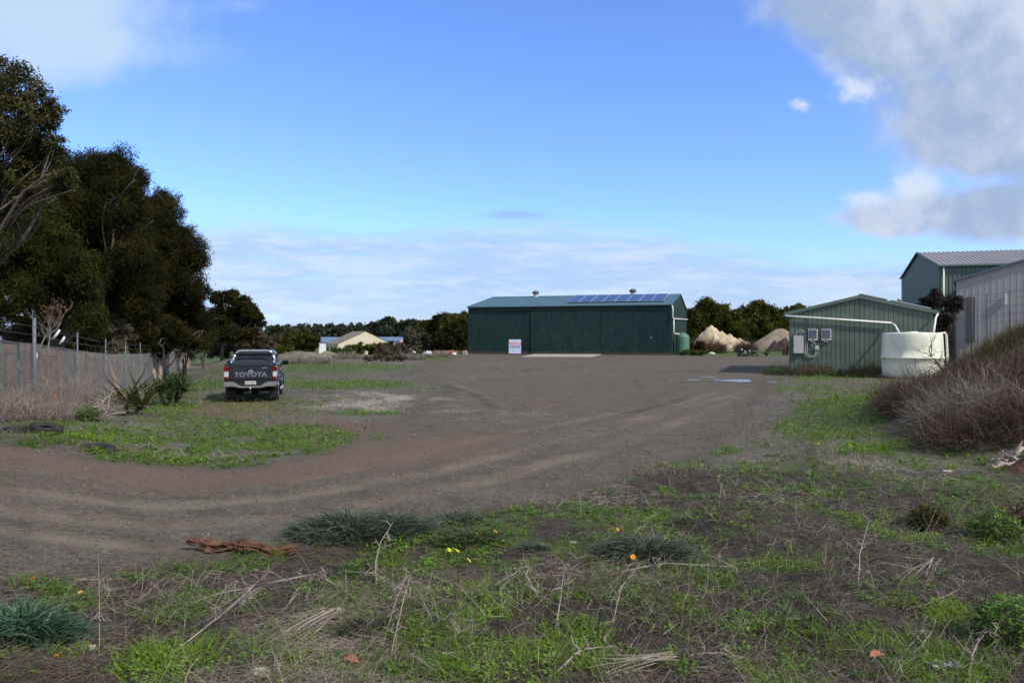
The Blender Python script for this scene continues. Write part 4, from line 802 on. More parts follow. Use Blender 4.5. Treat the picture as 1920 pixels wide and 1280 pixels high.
# gable end runs away to the left: local x axis points back along the gable
GB = thing('industrial_building', 'tall green steel building with a pale grey roof behind the shrub', 'building', (38.1, 70, 0), R(90-16.4))
wG, dG, eG, rG = 16.7, 34.0, 8.8, 10.75
gG = lambda s: eG+(rG-eG)*(1-abs(s-wG/2)/(wG/2))
mb = MB(); mb.sheet((0, 0, 0), (1, 0, 0), (0, 0, 1), (0, 1, 0), wG/2, lambda s: gG(s), .3, .02); mb.sheet((wG/2, 0, 0), (1, 0, 0), (0, 0, 1), (0, 1, 0), wG/2, lambda s: gG(s+wG/2), .3, .02); mb.build('gable_wall', M_BG, GB)
mb = MB(); mb.sheet((0, 0, 0), (0, -1, 0), (0, 0, 1), (-1, 0, 0), dG, lambda s: eG, .35, .05); mb.build('side_wall', M_BG, GB)
mb = MB(); mb.sheet((wG, 0, 0), (0, -1, 0), (0, 0, 1), (1, 0, 0), dG, lambda s: eG, .35, .05); mb.build('side_wall', M_BG, GB)
mb = MB(); mb.sheet((0, -dG, 0), (1, 0, 0), (0, 0, 1), (0, -1, 0), wG/2, lambda s: gG(s), .3, .02); mb.sheet((wG/2, -dG, 0), (1, 0, 0), (0, 0, 1), (0, -1, 0), wG/2, lambda s: gG(s+wG/2), .3, .02); mb.build('gable_wall', M_BG, GB)
sG = Vector((wG/2, 0, rG-eG)).normalized(); LG = math.hypot(wG/2+.2, (rG-eG)*(wG/2+.2)/(wG/2))
for sgn in (1, -1):
    x0 = -.2 if sgn > 0 else wG+.2; v_ = Vector((sG.x*sgn, 0, sG.z)); n_ = Vector((-sG.z*sgn, 0, sG.x))
    mb = MB(); mb.sheet((x0, .15, eG+.0), (0, -1, 0), v_, n_, dG+.3, lambda s: LG, .42, .06); mb.build('roof', M_ZR, GB)
for sgn in (0, 1):
    mb = MB(); xb = -.2 if not sgn else wG+.2; mb.tube([(xb, .18, eG+.03), (wG/2, .18, rG+.06)], .1, 4); mb.build('barge_flashing', M_GG2, GB)
mb = MB(); mb.b(-.36, -.21, -dG, .15, eG-.14, eG+.02, .02); mb.build('gutter', M_GG2, GB)
mb = MB(); mb.tube([(-.16, -.35, eG-.1), (-.16, -.35, 2)], .07, 8); mb.build('downpipe', M_WPIPE, GB)
mb = MB(); mb.tube([(wG+.12, .02, eG-.05), (wG+.12, .02, 2)], .07, 8); mb.build('downpipe', M_WPIPE, GB)
mb = MB(); mb.box((wG/2, -12.7, rG+.25), (1.4, 1.4, .5), .05); mb.build('roof_vent', M_ZR, GB)
GY = hall('grey_building', 'grey steel building at the right edge behind the wire fence', 32.9, 58.0, 0, 30, 22, 20, 6.6, 9.9, M_GWALL, M_BLUE, .4)
mb = MB(); mb.prism([(11, 9.98), (-.2, 6.62), (-.2, 6.48), (11, 9.84)], -.2, -.155); mb.build('barge_flashing', M_MGREY, GY)
mb = MB(); mb.b(.6, 1.15, -.09, -.04, 2, 5.3, .01); mb.build('door', mat('dull_door', s2l(92, 88, 92), .6, var=.1), GY)
mb = MB(); mb.b(3.0, 3.12, -.2, -.04, 4.7, 5.4, .01); mb.build('wall_light', M_WHITE, GY)
# boundary fence on the right bank
M_DPOST = mat('weathered_post', (.085, .085, .088), .8, var=.3)
FR = thing('wire_fence', 'wire fence on tall posts along the top of the right bank', 'fence', (0, 0, 0))
fp = []
for px, top, Y in ((1790, 562, 54), (1822, 552, 52.5), (1850, 552, 51), (1893, 545, 49), (1945, 540, 47)):
    p = PX(px, top, Y); z0 = hz(p.x, Y); fp.append(p); mb = MB(); mb.tube([(p.x, Y, z0-.3), (p.x, Y, p.z)], .04, 8); mb.build('post', M_DPOST, FR)
mb = MB()
for dz in (0.05, .45, .9, 1.4, 1.9):
    for a, b in zip(fp[:-1], fp[1:]): mb.tube([(a.x, a.y, a.z-dz), (b.x, b.y, b.z-dz)], .008, 4)
mb.build('wire', M_DPOST, FR)

# ------------------------------------------------------------------ house and sheds in the hollow
def cottage(name, label, pxl, pxr, Y, yaw, zb, ev, rg, depth, mw, mr, pitch=.4):
    x, w_ = (pxl-CX)/F*Y, (pxr-pxl)/F*Y
    return hall(name, label, x, Y, zb, yaw, w_*1.22, depth, ev, rg, mw, mr, pitch, .3, 'house')
H1 = cottage('cream_house', 'cream gabled house half hidden by the hedge in the hollow', 634, 722, 170, -30, -2.1, 3.25, 6.0, 9, M_HCREAM, M_HROOF)
for k in range(3):
    mb = MB(); mb.b(-.05, -.012, 1.5+k*2.6, 2.8+k*2.6, .8, 2.6); wn = mb.build('window', mat('dark_glass', (.02, .022, .026), .1, var=.1), H1)
    mb = MB()
    for a in (1.42, 2.80): mb.b(-.07, -.012, a+k*2.6, a+.08+k*2.6, .75, 2.65)
    mb.build('window_frame', M_HROOF, wn)
def lowshed(name, label, pxl, pxr, Y, zb, zev, zrg, depth, yaw):
    x, w_ = (pxl-CX)/F*Y, (pxr-pxl)/F*Y; rt = thing(name, label, 'shed', (x, Y, zb), -R(yaw))
    for y0, ny in ((0, -1), (depth, 1)): mb = MB(); mb.sheet((0, y0, 0), (1, 0, 0), (0, 0, 1), (0, ny, 0), w_, lambda s: zev-zb, .4, .03); mb.build('side_wall', M_WHITE, rt)
    gg = lambda s: zev-zb+(zrg-zev)*(1-abs(s-depth/2)/(depth/2))
    for x0, nx in ((0, -1), (w_, 1)):
        mb = MB(); mb.sheet((x0, 0, 0), (0, 1, 0), (0, 0, 1), (nx, 0, 0), depth/2, lambda s: gg(s), .4, .03); mb.sheet((x0, depth/2, 0), (0, 1, 0), (0, 0, 1), (nx, 0, 0), depth/2, lambda s: gg(s+depth/2), .4, .03); mb.build('gable_wall', M_WHITE, rt)
    LL = math.hypot(depth/2+.3, (zrg-zev)); s3 = Vector((0, depth/2, zrg-zev)).normalized()
    for sgn in (1, -1):
        mb = MB(); mb.sheet((-.2, -.3 if sgn > 0 else depth+.3, zev-zb), (1, 0, 0), (0, s3.y*sgn, s3.z), (0, -s3.z*sgn, s3.y), w_+.4, lambda s: LL, .4, .04); mb.build('roof', M_BLUE, rt)
    return rt
lowshed('white_shed', 'white shed with a blue roof left of the cream house', 598, 648, 192, -2.2, 1.4, 2.6, 8, -14)
q = lowshed('white_shed', 'white shed with a blue roof right of the cream house', 700, 750, 196, -2.2, 1.7, 2.65, 8, 6)

# ------------------------------------------------------------------ mesh helpers for lumps
def lump(name, label, cat, c_, rx, ry, h, mtl, seed, rough=.25, n=48, peaks=((0, 0, 1, 1),), ns=1.0, kind=None, jag=0):
    g = np.linspace(-1, 1, n); X, Y = np.meshgrid(g, g); Z = np.zeros_like(X)
    for px, py, ph, pr in peaks: Z = np.maximum(Z, ph*np.clip(1.08-np.sqrt(((X-px)**2+(Y-py)**2)/pr**2+.025), 0, 1)**.95)
    Z = Z*(1+rough*(fbm(X*rx, Y*ry, ns, 4, seed)-.5)*2)+jag*(fbm(X*rx, Y*ry, ns*4, 3, seed+3)-.5)*(Z > .03)
    rt = thing(name, label, cat, (c_[0], c_[1], 0)); zb = height(c_[0]+X.ravel()*rx, c_[1]+Y.ravel()*ry)-.04
    V = np.stack([X.ravel()*rx, Y.ravel()*ry, zb+Z.ravel()*h-(Z.ravel() <= .001)*.25], -1); idx = np.arange(n*n).reshape(n, n)
    Fc = np.stack([idx[:-1, :-1], idx[:-1, 1:], idx[1:, 1:], idx[1:, :-1]], -1).reshape(-1, 4)
    o = npmesh(name+'_body', V, Fc, mtl, smooth=True); bpy.data.objects.remove(rt); o.name = name; o.location = (c_[0], c_[1], 0); return tag(o, label, cat, kind=kind)
M_SAND = mat('sand', (.50, .42, .28), .95, var=.3, vs=.9, bump=1.0, bs=3, dirt=.35, dirtc=(.16, .12, .09))
M_DIRT = mat('brown_dirt', (.25, .20, .145), .95, var=.25, vs=.8, bump=.8, bs=4)
M_DIRTD = mat('dark_mulch', (.05, .035, .03), .95, var=.4, vs=2, bump=1, bs=5)
def GY_(px, Y): return ((px-CX)/F*Y, Y)
lump('sand_pile', 'pale yellow sand pile with a sharp peak, left of the brown one', 'sand pile', GY_(1352, 150), 6.3, 5, 4.9, M_SAND, 3, .16, 70, ((-.28, 0, 1, .70), (-.02, -.1, .78, .6), (.2, -.1, .68, .62), (.52, -.15, .52, .55)), .55, jag=.12)
lump('dirt_pile', 'brown conical dirt pile beside the small shed', 'dirt pile', GY_(1464, 150), 6.6, 5, 4.3, M_DIRT, 5, .08, 60, ((0, 0, 1.02, 1.02),), .6, jag=.05)
lump('mulch_heap', 'low dark heap in front of the brown dirt pile', 'heap', GY_(1466, 140), 3.3, 2, 2.5, M_DIRTD, 6, .3, 40, ((-.4, 0, .8, .5), (.1, 0, 1, .7), (.5, 0, .8, .5)), 1.2)
M_DRYM = mat('dry_bank', (.17, .145, .10), .95, var=.4, vs=.6, bump=1, bs=4, dirt=.4, dirtc=(.06, .07, .03))
lump('rubble_mound', 'low mound of dry grass and yellow rubble behind the ute', 'mound', GY_(582, 96), 5.5, 4, .85, M_DRYM, 8, .4, 50, ((-.2, 0, 1, .8), (.35, 0, .8, .6)), 1.0)

# generic bush of twigs / leaves
def twig_bush(name, label, x, y, r_, h, n, mtl, seed, cat='bush', wd=.01, L=(.25, .7), up=(0, 1.4), leaf=0, lmat=None, zoff=0, squash=1.0, group=None):
    g = np.random.default_rng(seed); z0 = hz(x, y)+zoff; rt = thing(name, label, cat, (x, y, z0), 0, group)
    a = g.uniform(0, 6.283, n); rr = r_*np.sqrt(g.uniform(0, 1, n)); zt = h*g.uniform(0, 1, n)**.8*np.sqrt(np.clip(1-(rr/r_)**2*.85, .05, 1))*(.3+1.25*vn(a*2.6+rr/r_*2, rr/r_*4, seed))
    zg = height(x+rr*np.cos(a), y+rr*np.sin(a)*squash, False)-z0+0*zt
    b = np.stack([rr*np.cos(a), rr*np.sin(a)*squash, zg+zt*.85], -1)
    e = g.uniform(*up, n); aa = a+g.normal(0, 1.2, n); d = np.stack([np.cos(aa)*np.cos(e), np.sin(aa)*np.cos(e), np.sin(e)], -1)
    V, Fc = ribbons(b, d, g.uniform(*L, n), wd*g.uniform(.3, 1.6, n)**1.3, g.normal(0, .5, (n, 3))-np.array([0, 0, .15]), .3, 3)
    k = n//3; pi = g.integers(0, n, k); pv = V.reshape(n, 8, 3)[pi]; f = g.uniform(0, 1, k)[:, None]; cb = pv[:, 2:4].mean(1)*(1-f)+pv[:, 4:6].mean(1)*f
    cd = d[pi]*.7+g.normal(0, .6, (k, 3)); cd /= np.linalg.norm(cd, axis=1)[:, None]; V3, F3 = ribbons(cb, cd, g.uniform(L[0]*.4, L[1]*.6, k), wd*g.uniform(.35, .8, k), g.normal(0, .3, (k, 3)), .3, 3)
    t3 = np.repeat(g.uniform(.1, .9, k), 8)
    # main stems from the root
    m = max(12, n//60); a = g.uniform(0, 6.283, m); e = g.uniform(.3, 1.4, m); d = np.stack([np.cos(a)*np.cos(e), np.sin(a)*np.cos(e), np.sin(e)], -1)
    V2, F2 = ribbons(np.zeros((m, 3))+g.normal(0, .1*r_, (m, 3))*np.array([1, 1, 0]), d, np.full(m, 1.0)*min(r_, h)*g.uniform(.5, .95, m), wd*g.uniform(1.2, 3.2, m), g.normal(0, .45, (m, 3)), .4, 3)
    ti = np.concatenate([np.repeat(np.clip(g.uniform(0, 1, n)*.8+.2*zt/h, 0, 1), 8), np.repeat(g.uniform(.3, 1, m), 8), t3])
    V2[:, :] = V2
    npmesh('twigs', np.concatenate([V, V2, V3]), np.concatenate([Fc, F2+len(V), F3+len(V)+len(V2)]), mtl, rt, ti)
    if leaf:
        a = g.uniform(0, 6.283, leaf); rr = r_*np.sqrt(g.uniform(0, 1, leaf)); zt = h*g.uniform(.1, 1, leaf)*np.sqrt(np.clip(1-(rr/r_)**2*.8, .05, 1))
        V, Fc = leaves(np.stack([rr*np.cos(a), rr*np.sin(a)*squash, zt+height(x+rr*np.cos(a), y+rr*np.sin(a)*squash, False)-z0], -1), g.uniform(.03, .09, leaf)*max(1, y/25), g.uniform(.015, .04, leaf)*max(1, y/25), g.uniform(-.5, 1.2, leaf))
        npmesh('foliage', V, Fc, lmat, rt, np.repeat(g.uniform(0, 1, leaf), 5))
    return rt
M_BRAM = leafmat('bramble_twig', [(.020, .013, .009), (.070, .047, .033), (.25, .19, .145)], .85, 0)
M_BANK = leafmat('bank_grass', [(.035, .030, .012), (.085, .075, .03), (.18, .15, .075)], .85, .15)
M_DRYW = leafmat('brown_weed', [(.035, .032, .014), (.10, .08, .035), (.19, .15, .075)], .85, .1)
M_GTW = leafmat('grey_twig', [(.08, .068, .055), (.20, .175, .145), (.42, .37, .31)], .85, 0)
for i, (px, Y, r_, h, n, lab) in enumerate([
    (1742, 19.3, 1.15, 1.05, 5500, 'low reddish-brown bramble bush with green tinge, at the left end of the thicket'),
    (1835, 21.5, 1.5, 1.15, 6000, 'tall grey-brown bramble bush just right of the cream tank'),
    (1928, 21.5, 1.6, 1.2, 6500, 'dense grey bramble bush high on the bank at the right edge'),
    (1820, 17.2, 1.2, 1.1, 5200, 'pale tangled dead bush in the front of the thicket, above the fallen branch'),
    (1905, 18.3, 1.4, 1.25, 6000, 'dark twiggy bush at the right edge above the white dead branches'),
    (1768, 25.5, 1.0, .6, 1800, 'thin bramble growing against the foot of the cream tank'),
    (1905, 15.4, .9, .9, 3500, 'low grey tangle of twigs behind the white dead branches'),
    (1825, 15.4, 1.0, .45, 3000, 'sparse pale twigs spreading onto the grass in front of the thicket'),
    (1700, 21.0, .8, .7, 1800, 'thin brown outer twigs at the far left toe of the thicket')]):
    x, y = base_at(px, Y); twig_bush('bramble_bush', lab, x, y, r_, h*.88, int(n*.8), M_BRAM if i != 3 else M_GTW, 300+i, wd=.009, leaf=[700, 300, 0, 0, 300, 300, 0, 0, 200][i], lmat=M_RED if i != 0 else M_T3, L=(.14, .55), group='brambles of the thicket on the right')
# an arching bare limb above the thicket and a branch on the ground
def branch(name, label, pts, r0, r1, mtl, cat='branch', twigs=0, seed=0, wr=.3):
    g = random.Random(seed); p0 = Vector(pts[0]); rt = MB(); P = [Vector(p)-p0 for p in pts]
    Q = []
    for i in range(len(P)-1):
        for k in range(4): Q.append(P[i].lerp(P[i+1], k/4)+Vector((g.gauss(0, r0), g.gauss(0, r0), g.gauss(0, r0)))*.5)
    Q.append(P[-1]); n = len(Q); rt.tube(Q, [r0+(r1-r0)*i/(n-1) for i in range(n)], 8)
    for _ in range(twigs):
        k = g.randint(n//4, n-1); d = Vector((g.gauss(0, 1), g.gauss(0, 1), g.gauss(.2, .7))).normalized()*g.uniform(.3, 1)*wr
        m = Q[k]+d*.5+Vector((g.gauss(0, .04), g.gauss(0, .04), g.gauss(0, .04))); rt.tube([Q[k], m, Q[k]+d], [r1*1.0+.002, r1*.6+.002, r1*.25+.002], 5)
        for _ in range(2): rt.tube([m, m+Vector((g.gauss(0, 1), g.gauss(0, 1), g.gauss(.1, .7))).normalized()*wr*.35], [r1*.5+.0015, .0015], 4)
    o = rt.build(name, mtl); o.location = p0; return tag(o, label, cat)
def bp(px, py, Y): return tuple(PX(px, py, Y))
branch('bare_limb', 'thin bare limb arching out of the thicket before the cream tank', [bp(1812, 728, 20), bp(1790, 708, 20), bp(1764, 690, 19.8), bp(1750, 672, 19.6), bp(1742, 655, 19.6)], .03, .006, M_BRAM, 'branch', 26, 1, .75)
branch('bare_limb', 'dark forked bare limb rising in the middle of the thicket', [bp(1855, 745, 20), bp(1848, 715, 20), bp(1835, 695, 20), bp(1800, 690, 20)], .03, .008, M_BRAM, 'branch', 22, 2, .6)
branch('fallen_branch', 'grey fallen branch lying out of the thicket onto the grass', [bp(1672, 828, 17.0), bp(1700, 824, 17.0), bp(1722, 812, 17.0), bp(1760, 808, 17.1)], .055, .03, M_BARK, 'branch', 6, 3, .5)
branch('dead_branch', 'thick pale dead branch at the right edge of the grass', [bp(1850, 880, 13.6), bp(1875, 866, 13.5), bp(1895, 853, 13.6), bp(1940, 842, 13.8)], .07, .04, M_BARKP, 'branch', 6, 4, .5)
branch('dead_branch', 'thinner pale dead branch lying under the thick one', [bp(1862, 875, 13.3), bp(1895, 868, 13.3), bp(1950, 866, 13.4)], .045, .03, M_BARKP, 'branch', 4, 5, .4)
lump('earth_clod', 'reddish clod of roots below the pale dead branches', 'clod', (8.55, 13.0), .38, .35, .22, M_LOG, 9, .6, 24, ((0, 0, 1, .9),), 3)
# dry bushes on the left
for i, (px, Y, r_, h, n, lab, mm) in enumerate([
    (118, 20.5, .8, .8, 4500, 'feathery grey-brown dead bush against the first rusty fence panel', M_GTW),
    (-5, 18.0, .8, .5, 3500, 'grey dead bush at the left edge before the chain-link', M_GTW),
    (40, 17.4, 1.0, .4, 4000, 'flat grey tangle of dead twigs below the nearest fence post', M_GTW),
    (165, 20.2, .8, .38, 2200, 'low tangle of grey twigs beside the broken stump', M_GTW)]):
    x, y = base_at(px, Y); twig_bush('dead_bush', lab, x, y, r_, h, n, mm, 330+i, wd=.006, L=(.15, .4), up=(.2, 1.5), group='dead bushes along the left fence')
branch('dead_branch', 'silvery dead branch slanting up beside the first yucca', [bp(140, 812, 18.2), bp(165, 790, 18.4), bp(185, 765, 18.6), bp(205, 742, 18.8)], .04, .012, M_BARKP, 'branch', 30, 6, .7)
branch('dead_branch', 'second silvery branch lying flat toward the white plank', [bp(140, 815, 18.0), bp(170, 800, 18.2), bp(200, 772, 18.4)], .035, .01, M_BARKP, 'branch', 22, 7, .6)
lump('tree_stump', 'broken rusty-orange rotten stump on the left verge', 'stump', (GP(112, 812)[0], 18.4), .62, .4, .42, mat('rotten_wood', (.20, .095, .052), .95, var=.6, vs=5, bump=1, bs=14, dirt=.7, dirtc=(.03, .02, .015)), 10, .9, 34, ((-.4, 0, .7, .5), (0, .1, 1, .5), (.45, 0, .8, .5)), 4, jag=.5)
x, y = GP(216, 797); mb = MB(); mb.box((0, 0, .0), (.5, .13, .045), .006, M=Matrix.Rotation(R(40), 4, 'Z')); o = mb.build('plank', mat('grey_plank', (.42, .41, .38), .8, var=.15)); o.location = (x, y, hz(x, y)+.05); tag(o, 'short pale grey plank lying in the grass on the left', 'plank')

# tyres, worn and half sunk
def tyre_mesh(name, label, x, y, rot, tilt, z=.1, rad=.33, w_=.2, cut=0):
    mb = MB(); pr = []
    for k in range(13): a = R(-150+k*25); pr.append((rad-.085+.085*math.cos(a), w_/2*math.sin(a)*1.05))
    mb.lathe(pr, 40)
    for k in range(40):
        a = k/40*6.283
        for s_ in (-1, 1): mb.box((rad-.002, 0, s_*.04), (.016, .022, .06), .003, M=Matrix.Rotation(a+s_*.05, 4, 'Z'))
    o = mb.build(name, M_RUB); o.location = (x, y, hz(x, y)+z); o.rotation_euler = (tilt, 0, rot); return tag(o, label, 'tyre')
x, y = GP(166, 878); tyre_mesh('tyre', 'old black tyre lying flat beside the track', x, y+.2, .3, R(11), -.05)
x, y = GP(30, 858); tyre_mesh('tyre', 'old black tyre by the dead twigs at the left edge', x-.1, y, .9, R(-12), -.03, .34)
x, y = GP(66, 857); tyre_mesh('tyre', 'smaller worn tyre touching the one at the left edge', x+.05, y+.25, 1.4, R(12), .06, .29, .16)

# sword-leaved plants
def sword(name, label, px, Y, n, L, wd, mtl, seed, spread=(.15, 1.35), zo=0, heads=((0, 0, .1),), cat='plant', dead=.25, stiff=.25):
    x, y = base_at(px, Y); rt = thing(name, label, cat, (x, y, hz(x, y))); g = np.random.default_rng(seed)
    b, d, T = [], [], []
    for hx, hy, hz_ in heads:
        m = n//len(heads); a = g.uniform(0, 6.283, m); e = g.uniform(*spread, m); d.append(np.stack([np.cos(a)*np.cos(e), np.sin(a)*np.cos(e), np.sin(e)], -1)); b.append(np.zeros((m, 3))+np.array([hx, hy, hz_])+g.normal(0, .03, (m, 3)))
    b = np.concatenate(b); d = np.concatenate(d); m = len(b); LL = g.uniform(L*.7, L*1.15, m); ti = np.where(g.uniform(size=m) < dead, 1.0, g.uniform(0, .6, m))
    hd = np.cross(d, np.array([0, 0, 1.0])); up = np.cross(hd, d)
    side = hd/np.linalg.norm(hd, axis=1)[:, None]; rows = []; seg = 4
    for k in range(seg+1):
        f = k/seg; ww = wd*(1 if f < .4 else (1-(f-.4)/.6*.93))*(.75+.5*f*(f < .4)); c_ = b+d*(LL*f)[:, None]-np.array([0, 0, 1])*(LL*f*f*stiff*g.uniform(.3, 1.5))[:, None]
        rows += [c_-side*ww*.5+up*ww*.22, c_, c_+side*ww*.5+up*ww*.22]
    V = np.stack(rows, 1).reshape(-1, 3); k0 = np.arange(m)[:, None]*(3*(seg+1)); Fc = np.concatenate([k0+np.array(q) for k in range(seg) for q in ([3*k, 3*k+1, 3*k+4, 3*k+3], [3*k+1, 3*k+2, 3*k+5, 3*k+4])])
    npmesh('leaves', V, Fc, mtl, rt, np.repeat(ti, 3*(seg+1)))
    mb = MB()
    for hx, hy, hz_ in heads: mb.tube([(hx*.4, hy*.4, -.1), (hx, hy, hz_+.06)], [.07, .05], 8)
    mb.build('stem', M_BARK, rt); return rt
M_AG = leafmat('agave_leaf', [(.03, .042, .014), (.075, .085, .028), (.16, .135, .065), (.33, .28, .19)], .5, .1)
M_YU = leafmat('yucca_leaf', [(.014, .034, .010), (.04, .075, .018), (.085, .12, .03), (.18, .14, .09)], .5, .15)
sword('agave', 'sprawling agave with long stiff yellowing blades and dead leaves', 236, 21.0, 44, 1.35, .14, M_AG, 21, (.05, 1.3), heads=((0, 0, .25), (.35, .1, .15)), dead=.35, stiff=.08)
sword('yucca', 'bushy dark green yucca clump against the fence', 318, 26.0, 420, .9, .055, M_YU, 22, (.0, 1.4), heads=((0, 0, .55), (-.4, .1, .42), (.4, .1, .45), (.1, -.2, .25), (-.8, .1, .2), (.2, .3, .6)), dead=.12)
sword('agave', 'small agave with fallen grey blades between the agave and the yucca', 275, 24.0, 22, .75, .10, M_AG, 23, (.0, 1.1), dead=.5, stiff=.15)
for i, (px, Y, n, lab) in enumerate([(1437, 100, 26, 'spiky flax-like plant on the verge right of the white flowers'), (1470, 104, 22, 'spiky plant close to the left corner of the small shed')]):
    sword('spiky_plant', lab, px, Y, n, 1.7, .12, M_YU, 60+i, (.5, 1.4))

# ------------------------------------------------------------------ left fence
def fence_pt(Y): return (-5.77-.347*Y, Y)
LF = thing('chain_link_fence', 'long chain-link fence on steel posts with rusty sheets behind', 'fence', (0, 0, 0))
Ys = [16.2]+[22*(2.6+.69*k)/2.6 for k in range(14)]
ptops = [PX(0, 592, 1).z, 598, 618, 625, 634, 637, 640, 643, 645, 647, 648, 650, 651, 653, 655]
posts = []
for k, Y in enumerate(Ys):
    x, _ = fence_pt(Y); z0 = hz(x, Y); zt = z0+(2.5 if k < 2 else 2.4); posts.append((x, Y, z0, zt))
    r_ = .05 if k == 1 else .028; mb = MB(); mb.tube([(x, Y, z0-.3), (x, Y, zt)], r_, 10); mb.lathe([(r_+.006, zt-.01), (r_+.004, zt+.02), (0, zt+.03)], 10, M=Matrix.Translation((x, Y, 0))); mb.build('post', M_GALV, LF)
segs = []; tot = 0; FH = 1.8
def f_at(s_):      # point along the fence line
    Y = 16.2+s_/math.hypot(1, .347); x, _ = fence_pt(Y); return x, Y
Lf = (Ys[-1]-16.2)*math.hypot(1, .347); pit = .085; nd_ = int(60/pit)
ii = np.arange(-int(FH/pit)-1, int(62/pit)); qv = []
def along(s_):
    Y = 16.2+s_/1.0585; x = -5.77-.347*Y; return x, Y
for sg in (1, -1):
    s0 = ii*pit; s1 = s0+FH
    if sg < 0: s0, s1 = s1, s0
    a0x, a0y = along(s0); a1x, a1y = along(s1); z0 = height(a0x, a0y)+.03; z1 = height(a1x, a1y)+FH
    wd_ = .0042*np.clip(a0y/16, 1, 2.2)
    A = np.stack([a0x, a0y, z0], -1); B = np.stack([a1x, a1y, z1], -1); hv = np.array([[-.33, .944, 0]])*wd_[:, None]; off = np.array([.04+.004*sg, 0, 0])
    qv.append(np.stack([A-hv+off, A+hv+off, B+hv+off, B-hv+off], 1).reshape(-1, 3))
V = np.concatenate(qv); o = npmesh('wire_mesh', V, np.arange(len(V)).reshape(-1, 4), mat('zinc_wire', (.46, .45, .42), .6, .1, var=.3), LF)
mb = MB()
for dz in (1.8, 2.05, 2.28):
    for a, b in zip(posts[:-1], posts[1:]): mb.tube([(a[0]+.04, a[1], a[2]+dz), ((a[0]+b[0])/2+.04, (a[1]+b[1])/2, (a[2]+b[2])/2+dz-.02), (b[0]+.04, b[1], b[2]+dz)], .005 if dz > 1.9 else .009, 5)
mb.build('strand_wire', M_GALV, LF)
M_RUST = bpy.data.materials.new('rusty_sheet'); M_RUST.use_nodes = True; t_ = M_RUST.node_tree; t_.nodes.clear(); q = N(t_)
co = q.n('ShaderNodeTexCoord').outputs['Object']; spx = q.n('ShaderNodeSeparateXYZ', {0: co})
stv = q.n('ShaderNodeCombineXYZ', {0: q.m('MULTIPLY', spx.outputs[0], .9), 1: q.m('MULTIPLY', spx.outputs[1], .9), 2: q.m('MULTIPLY', spx.outputs[2], .18)}).outputs[0]
rs = q.noise(stv, 1.0, 5, .6); fn = q.noise(co, 14, 4, .6)
c1 = q.mix(q.ss(fn, .3, .7), (.048, .042, .033), (.105, .094, .076)); c2 = q.mix(q.ss(fn, .3, .7), (.085, .040, .018), (.19, .092, .042))
cc = q.mix(q.m('MULTIPLY', q.ss(rs, .47, .56), .95), c1, c2)
b_ = q.n('ShaderNodeBsdfPrincipled', {'Base Color': cc, 'Roughness': .85}); q.n('ShaderNodeOutputMaterial', {'Surface': b_.outputs[0]})
for k in range(26):
    s0 = .2+k*2.42; Ya = 16.2+s0/1.0585; Yb = 16.2+(s0+2.36)/1.0585; xa, xb = -5.77-.347*Ya-.12-.04*(k % 2), -5.77-.347*Yb-.12-.04*(k % 2); za, zb_ = hz(xa, Ya), hz(xb, Yb); g_ = random.Random(k)
    if k >= 23: g_.random()
    u_ = Vector((xb-xa, Yb-Ya, zb_-za)); W_ = u_.length; u_.normalize(); n_ = Vector((.944, .33, 0)); hh = 1.74+g_.uniform(-.05, .06)
    mb = MB(); mb.sheet((xa, Ya, za+.0), u_, (0, 0, 1), n_, W_, lambda s: hh+.02*s, .076 if Ya < 45 else .3, .016, 'corr'); mb.build('backing_sheet', M_RUST, LF)
# far end: a broken timber panel
for k in range(7):
    mb = MB(); x, y = along(64+k*1.3); mb.box((x, y, hz(x, y)+.8+.1*math.sin(k*2)), (.9, .05, 1.6), .01, M=None)
    mb.build('timber_panel', mat('pinkish_boards', (.30, .24, .20), .85, var=.3, vs=1), LF)
# pale shreds caught on the fence by the first post
x0, Y0 = fence_pt(22.4)
for i, (dx, dz, L, a) in enumerate([(.35, 2.0, .34, .9), (.55, 1.86, .26, .95), (-.12, 1.42, .2, 1.5)]):
    mb = MB(); mb.tube([(0, 0, 0), (L*.5*math.cos(a), .02, L*.5*math.sin(a)), (L*math.cos(a), -.01, L*math.sin(a))], [.025, .038, .028], 8); o = mb.build('plastic_scrap', M_WHITE); o.location = (x0+dx+.12, Y0-.1, hz(x0, Y0)+dz-.05)
    tag(o, ['larger white scrap hooked beside the nearest fence post', 'lower slanting white scrap right of the nearest fence post', 'small pale scrap left of the nearest fence post'][i], 'scrap')
# ------------------------------------------------------------------ the ute
YAW = math.atan(360/F)
UT = thing('ute', 'dark grey-blue dual-cab utility with a polished sports bar, seen from behind', 'utility vehicle', (-9.23, 27.7, hz(-9.2, 28.5)-.01), YAW)
M_PAINT = mat('metallic_paint', s2l(44, 50, 60), .28, .35, var=.06, vs=2, coat=.6, dirt=.15, dirtc=(.10, .085, .07))
M_CHROME = mat('chrome', (.72, .73, .75), .18, .9, var=.04)
M_BUMP = mat('brushed_bumper', (.36, .36, .37), .32, .7, var=.06)
M_GLS = mat('tinted_glass', (.008, .011, .012), .06, var=.1, spec=.1)
M_LRED = mat('lens_red', s2l(105, 10, 16), .15, var=.1, coat=.5)
M_LCLR = mat('lens_clear', (.62, .60, .66), .15, .2, var=.25, vs=14)
WB, RA = 3.085, 1.12          # wheelbase, rear axle from the tailgate
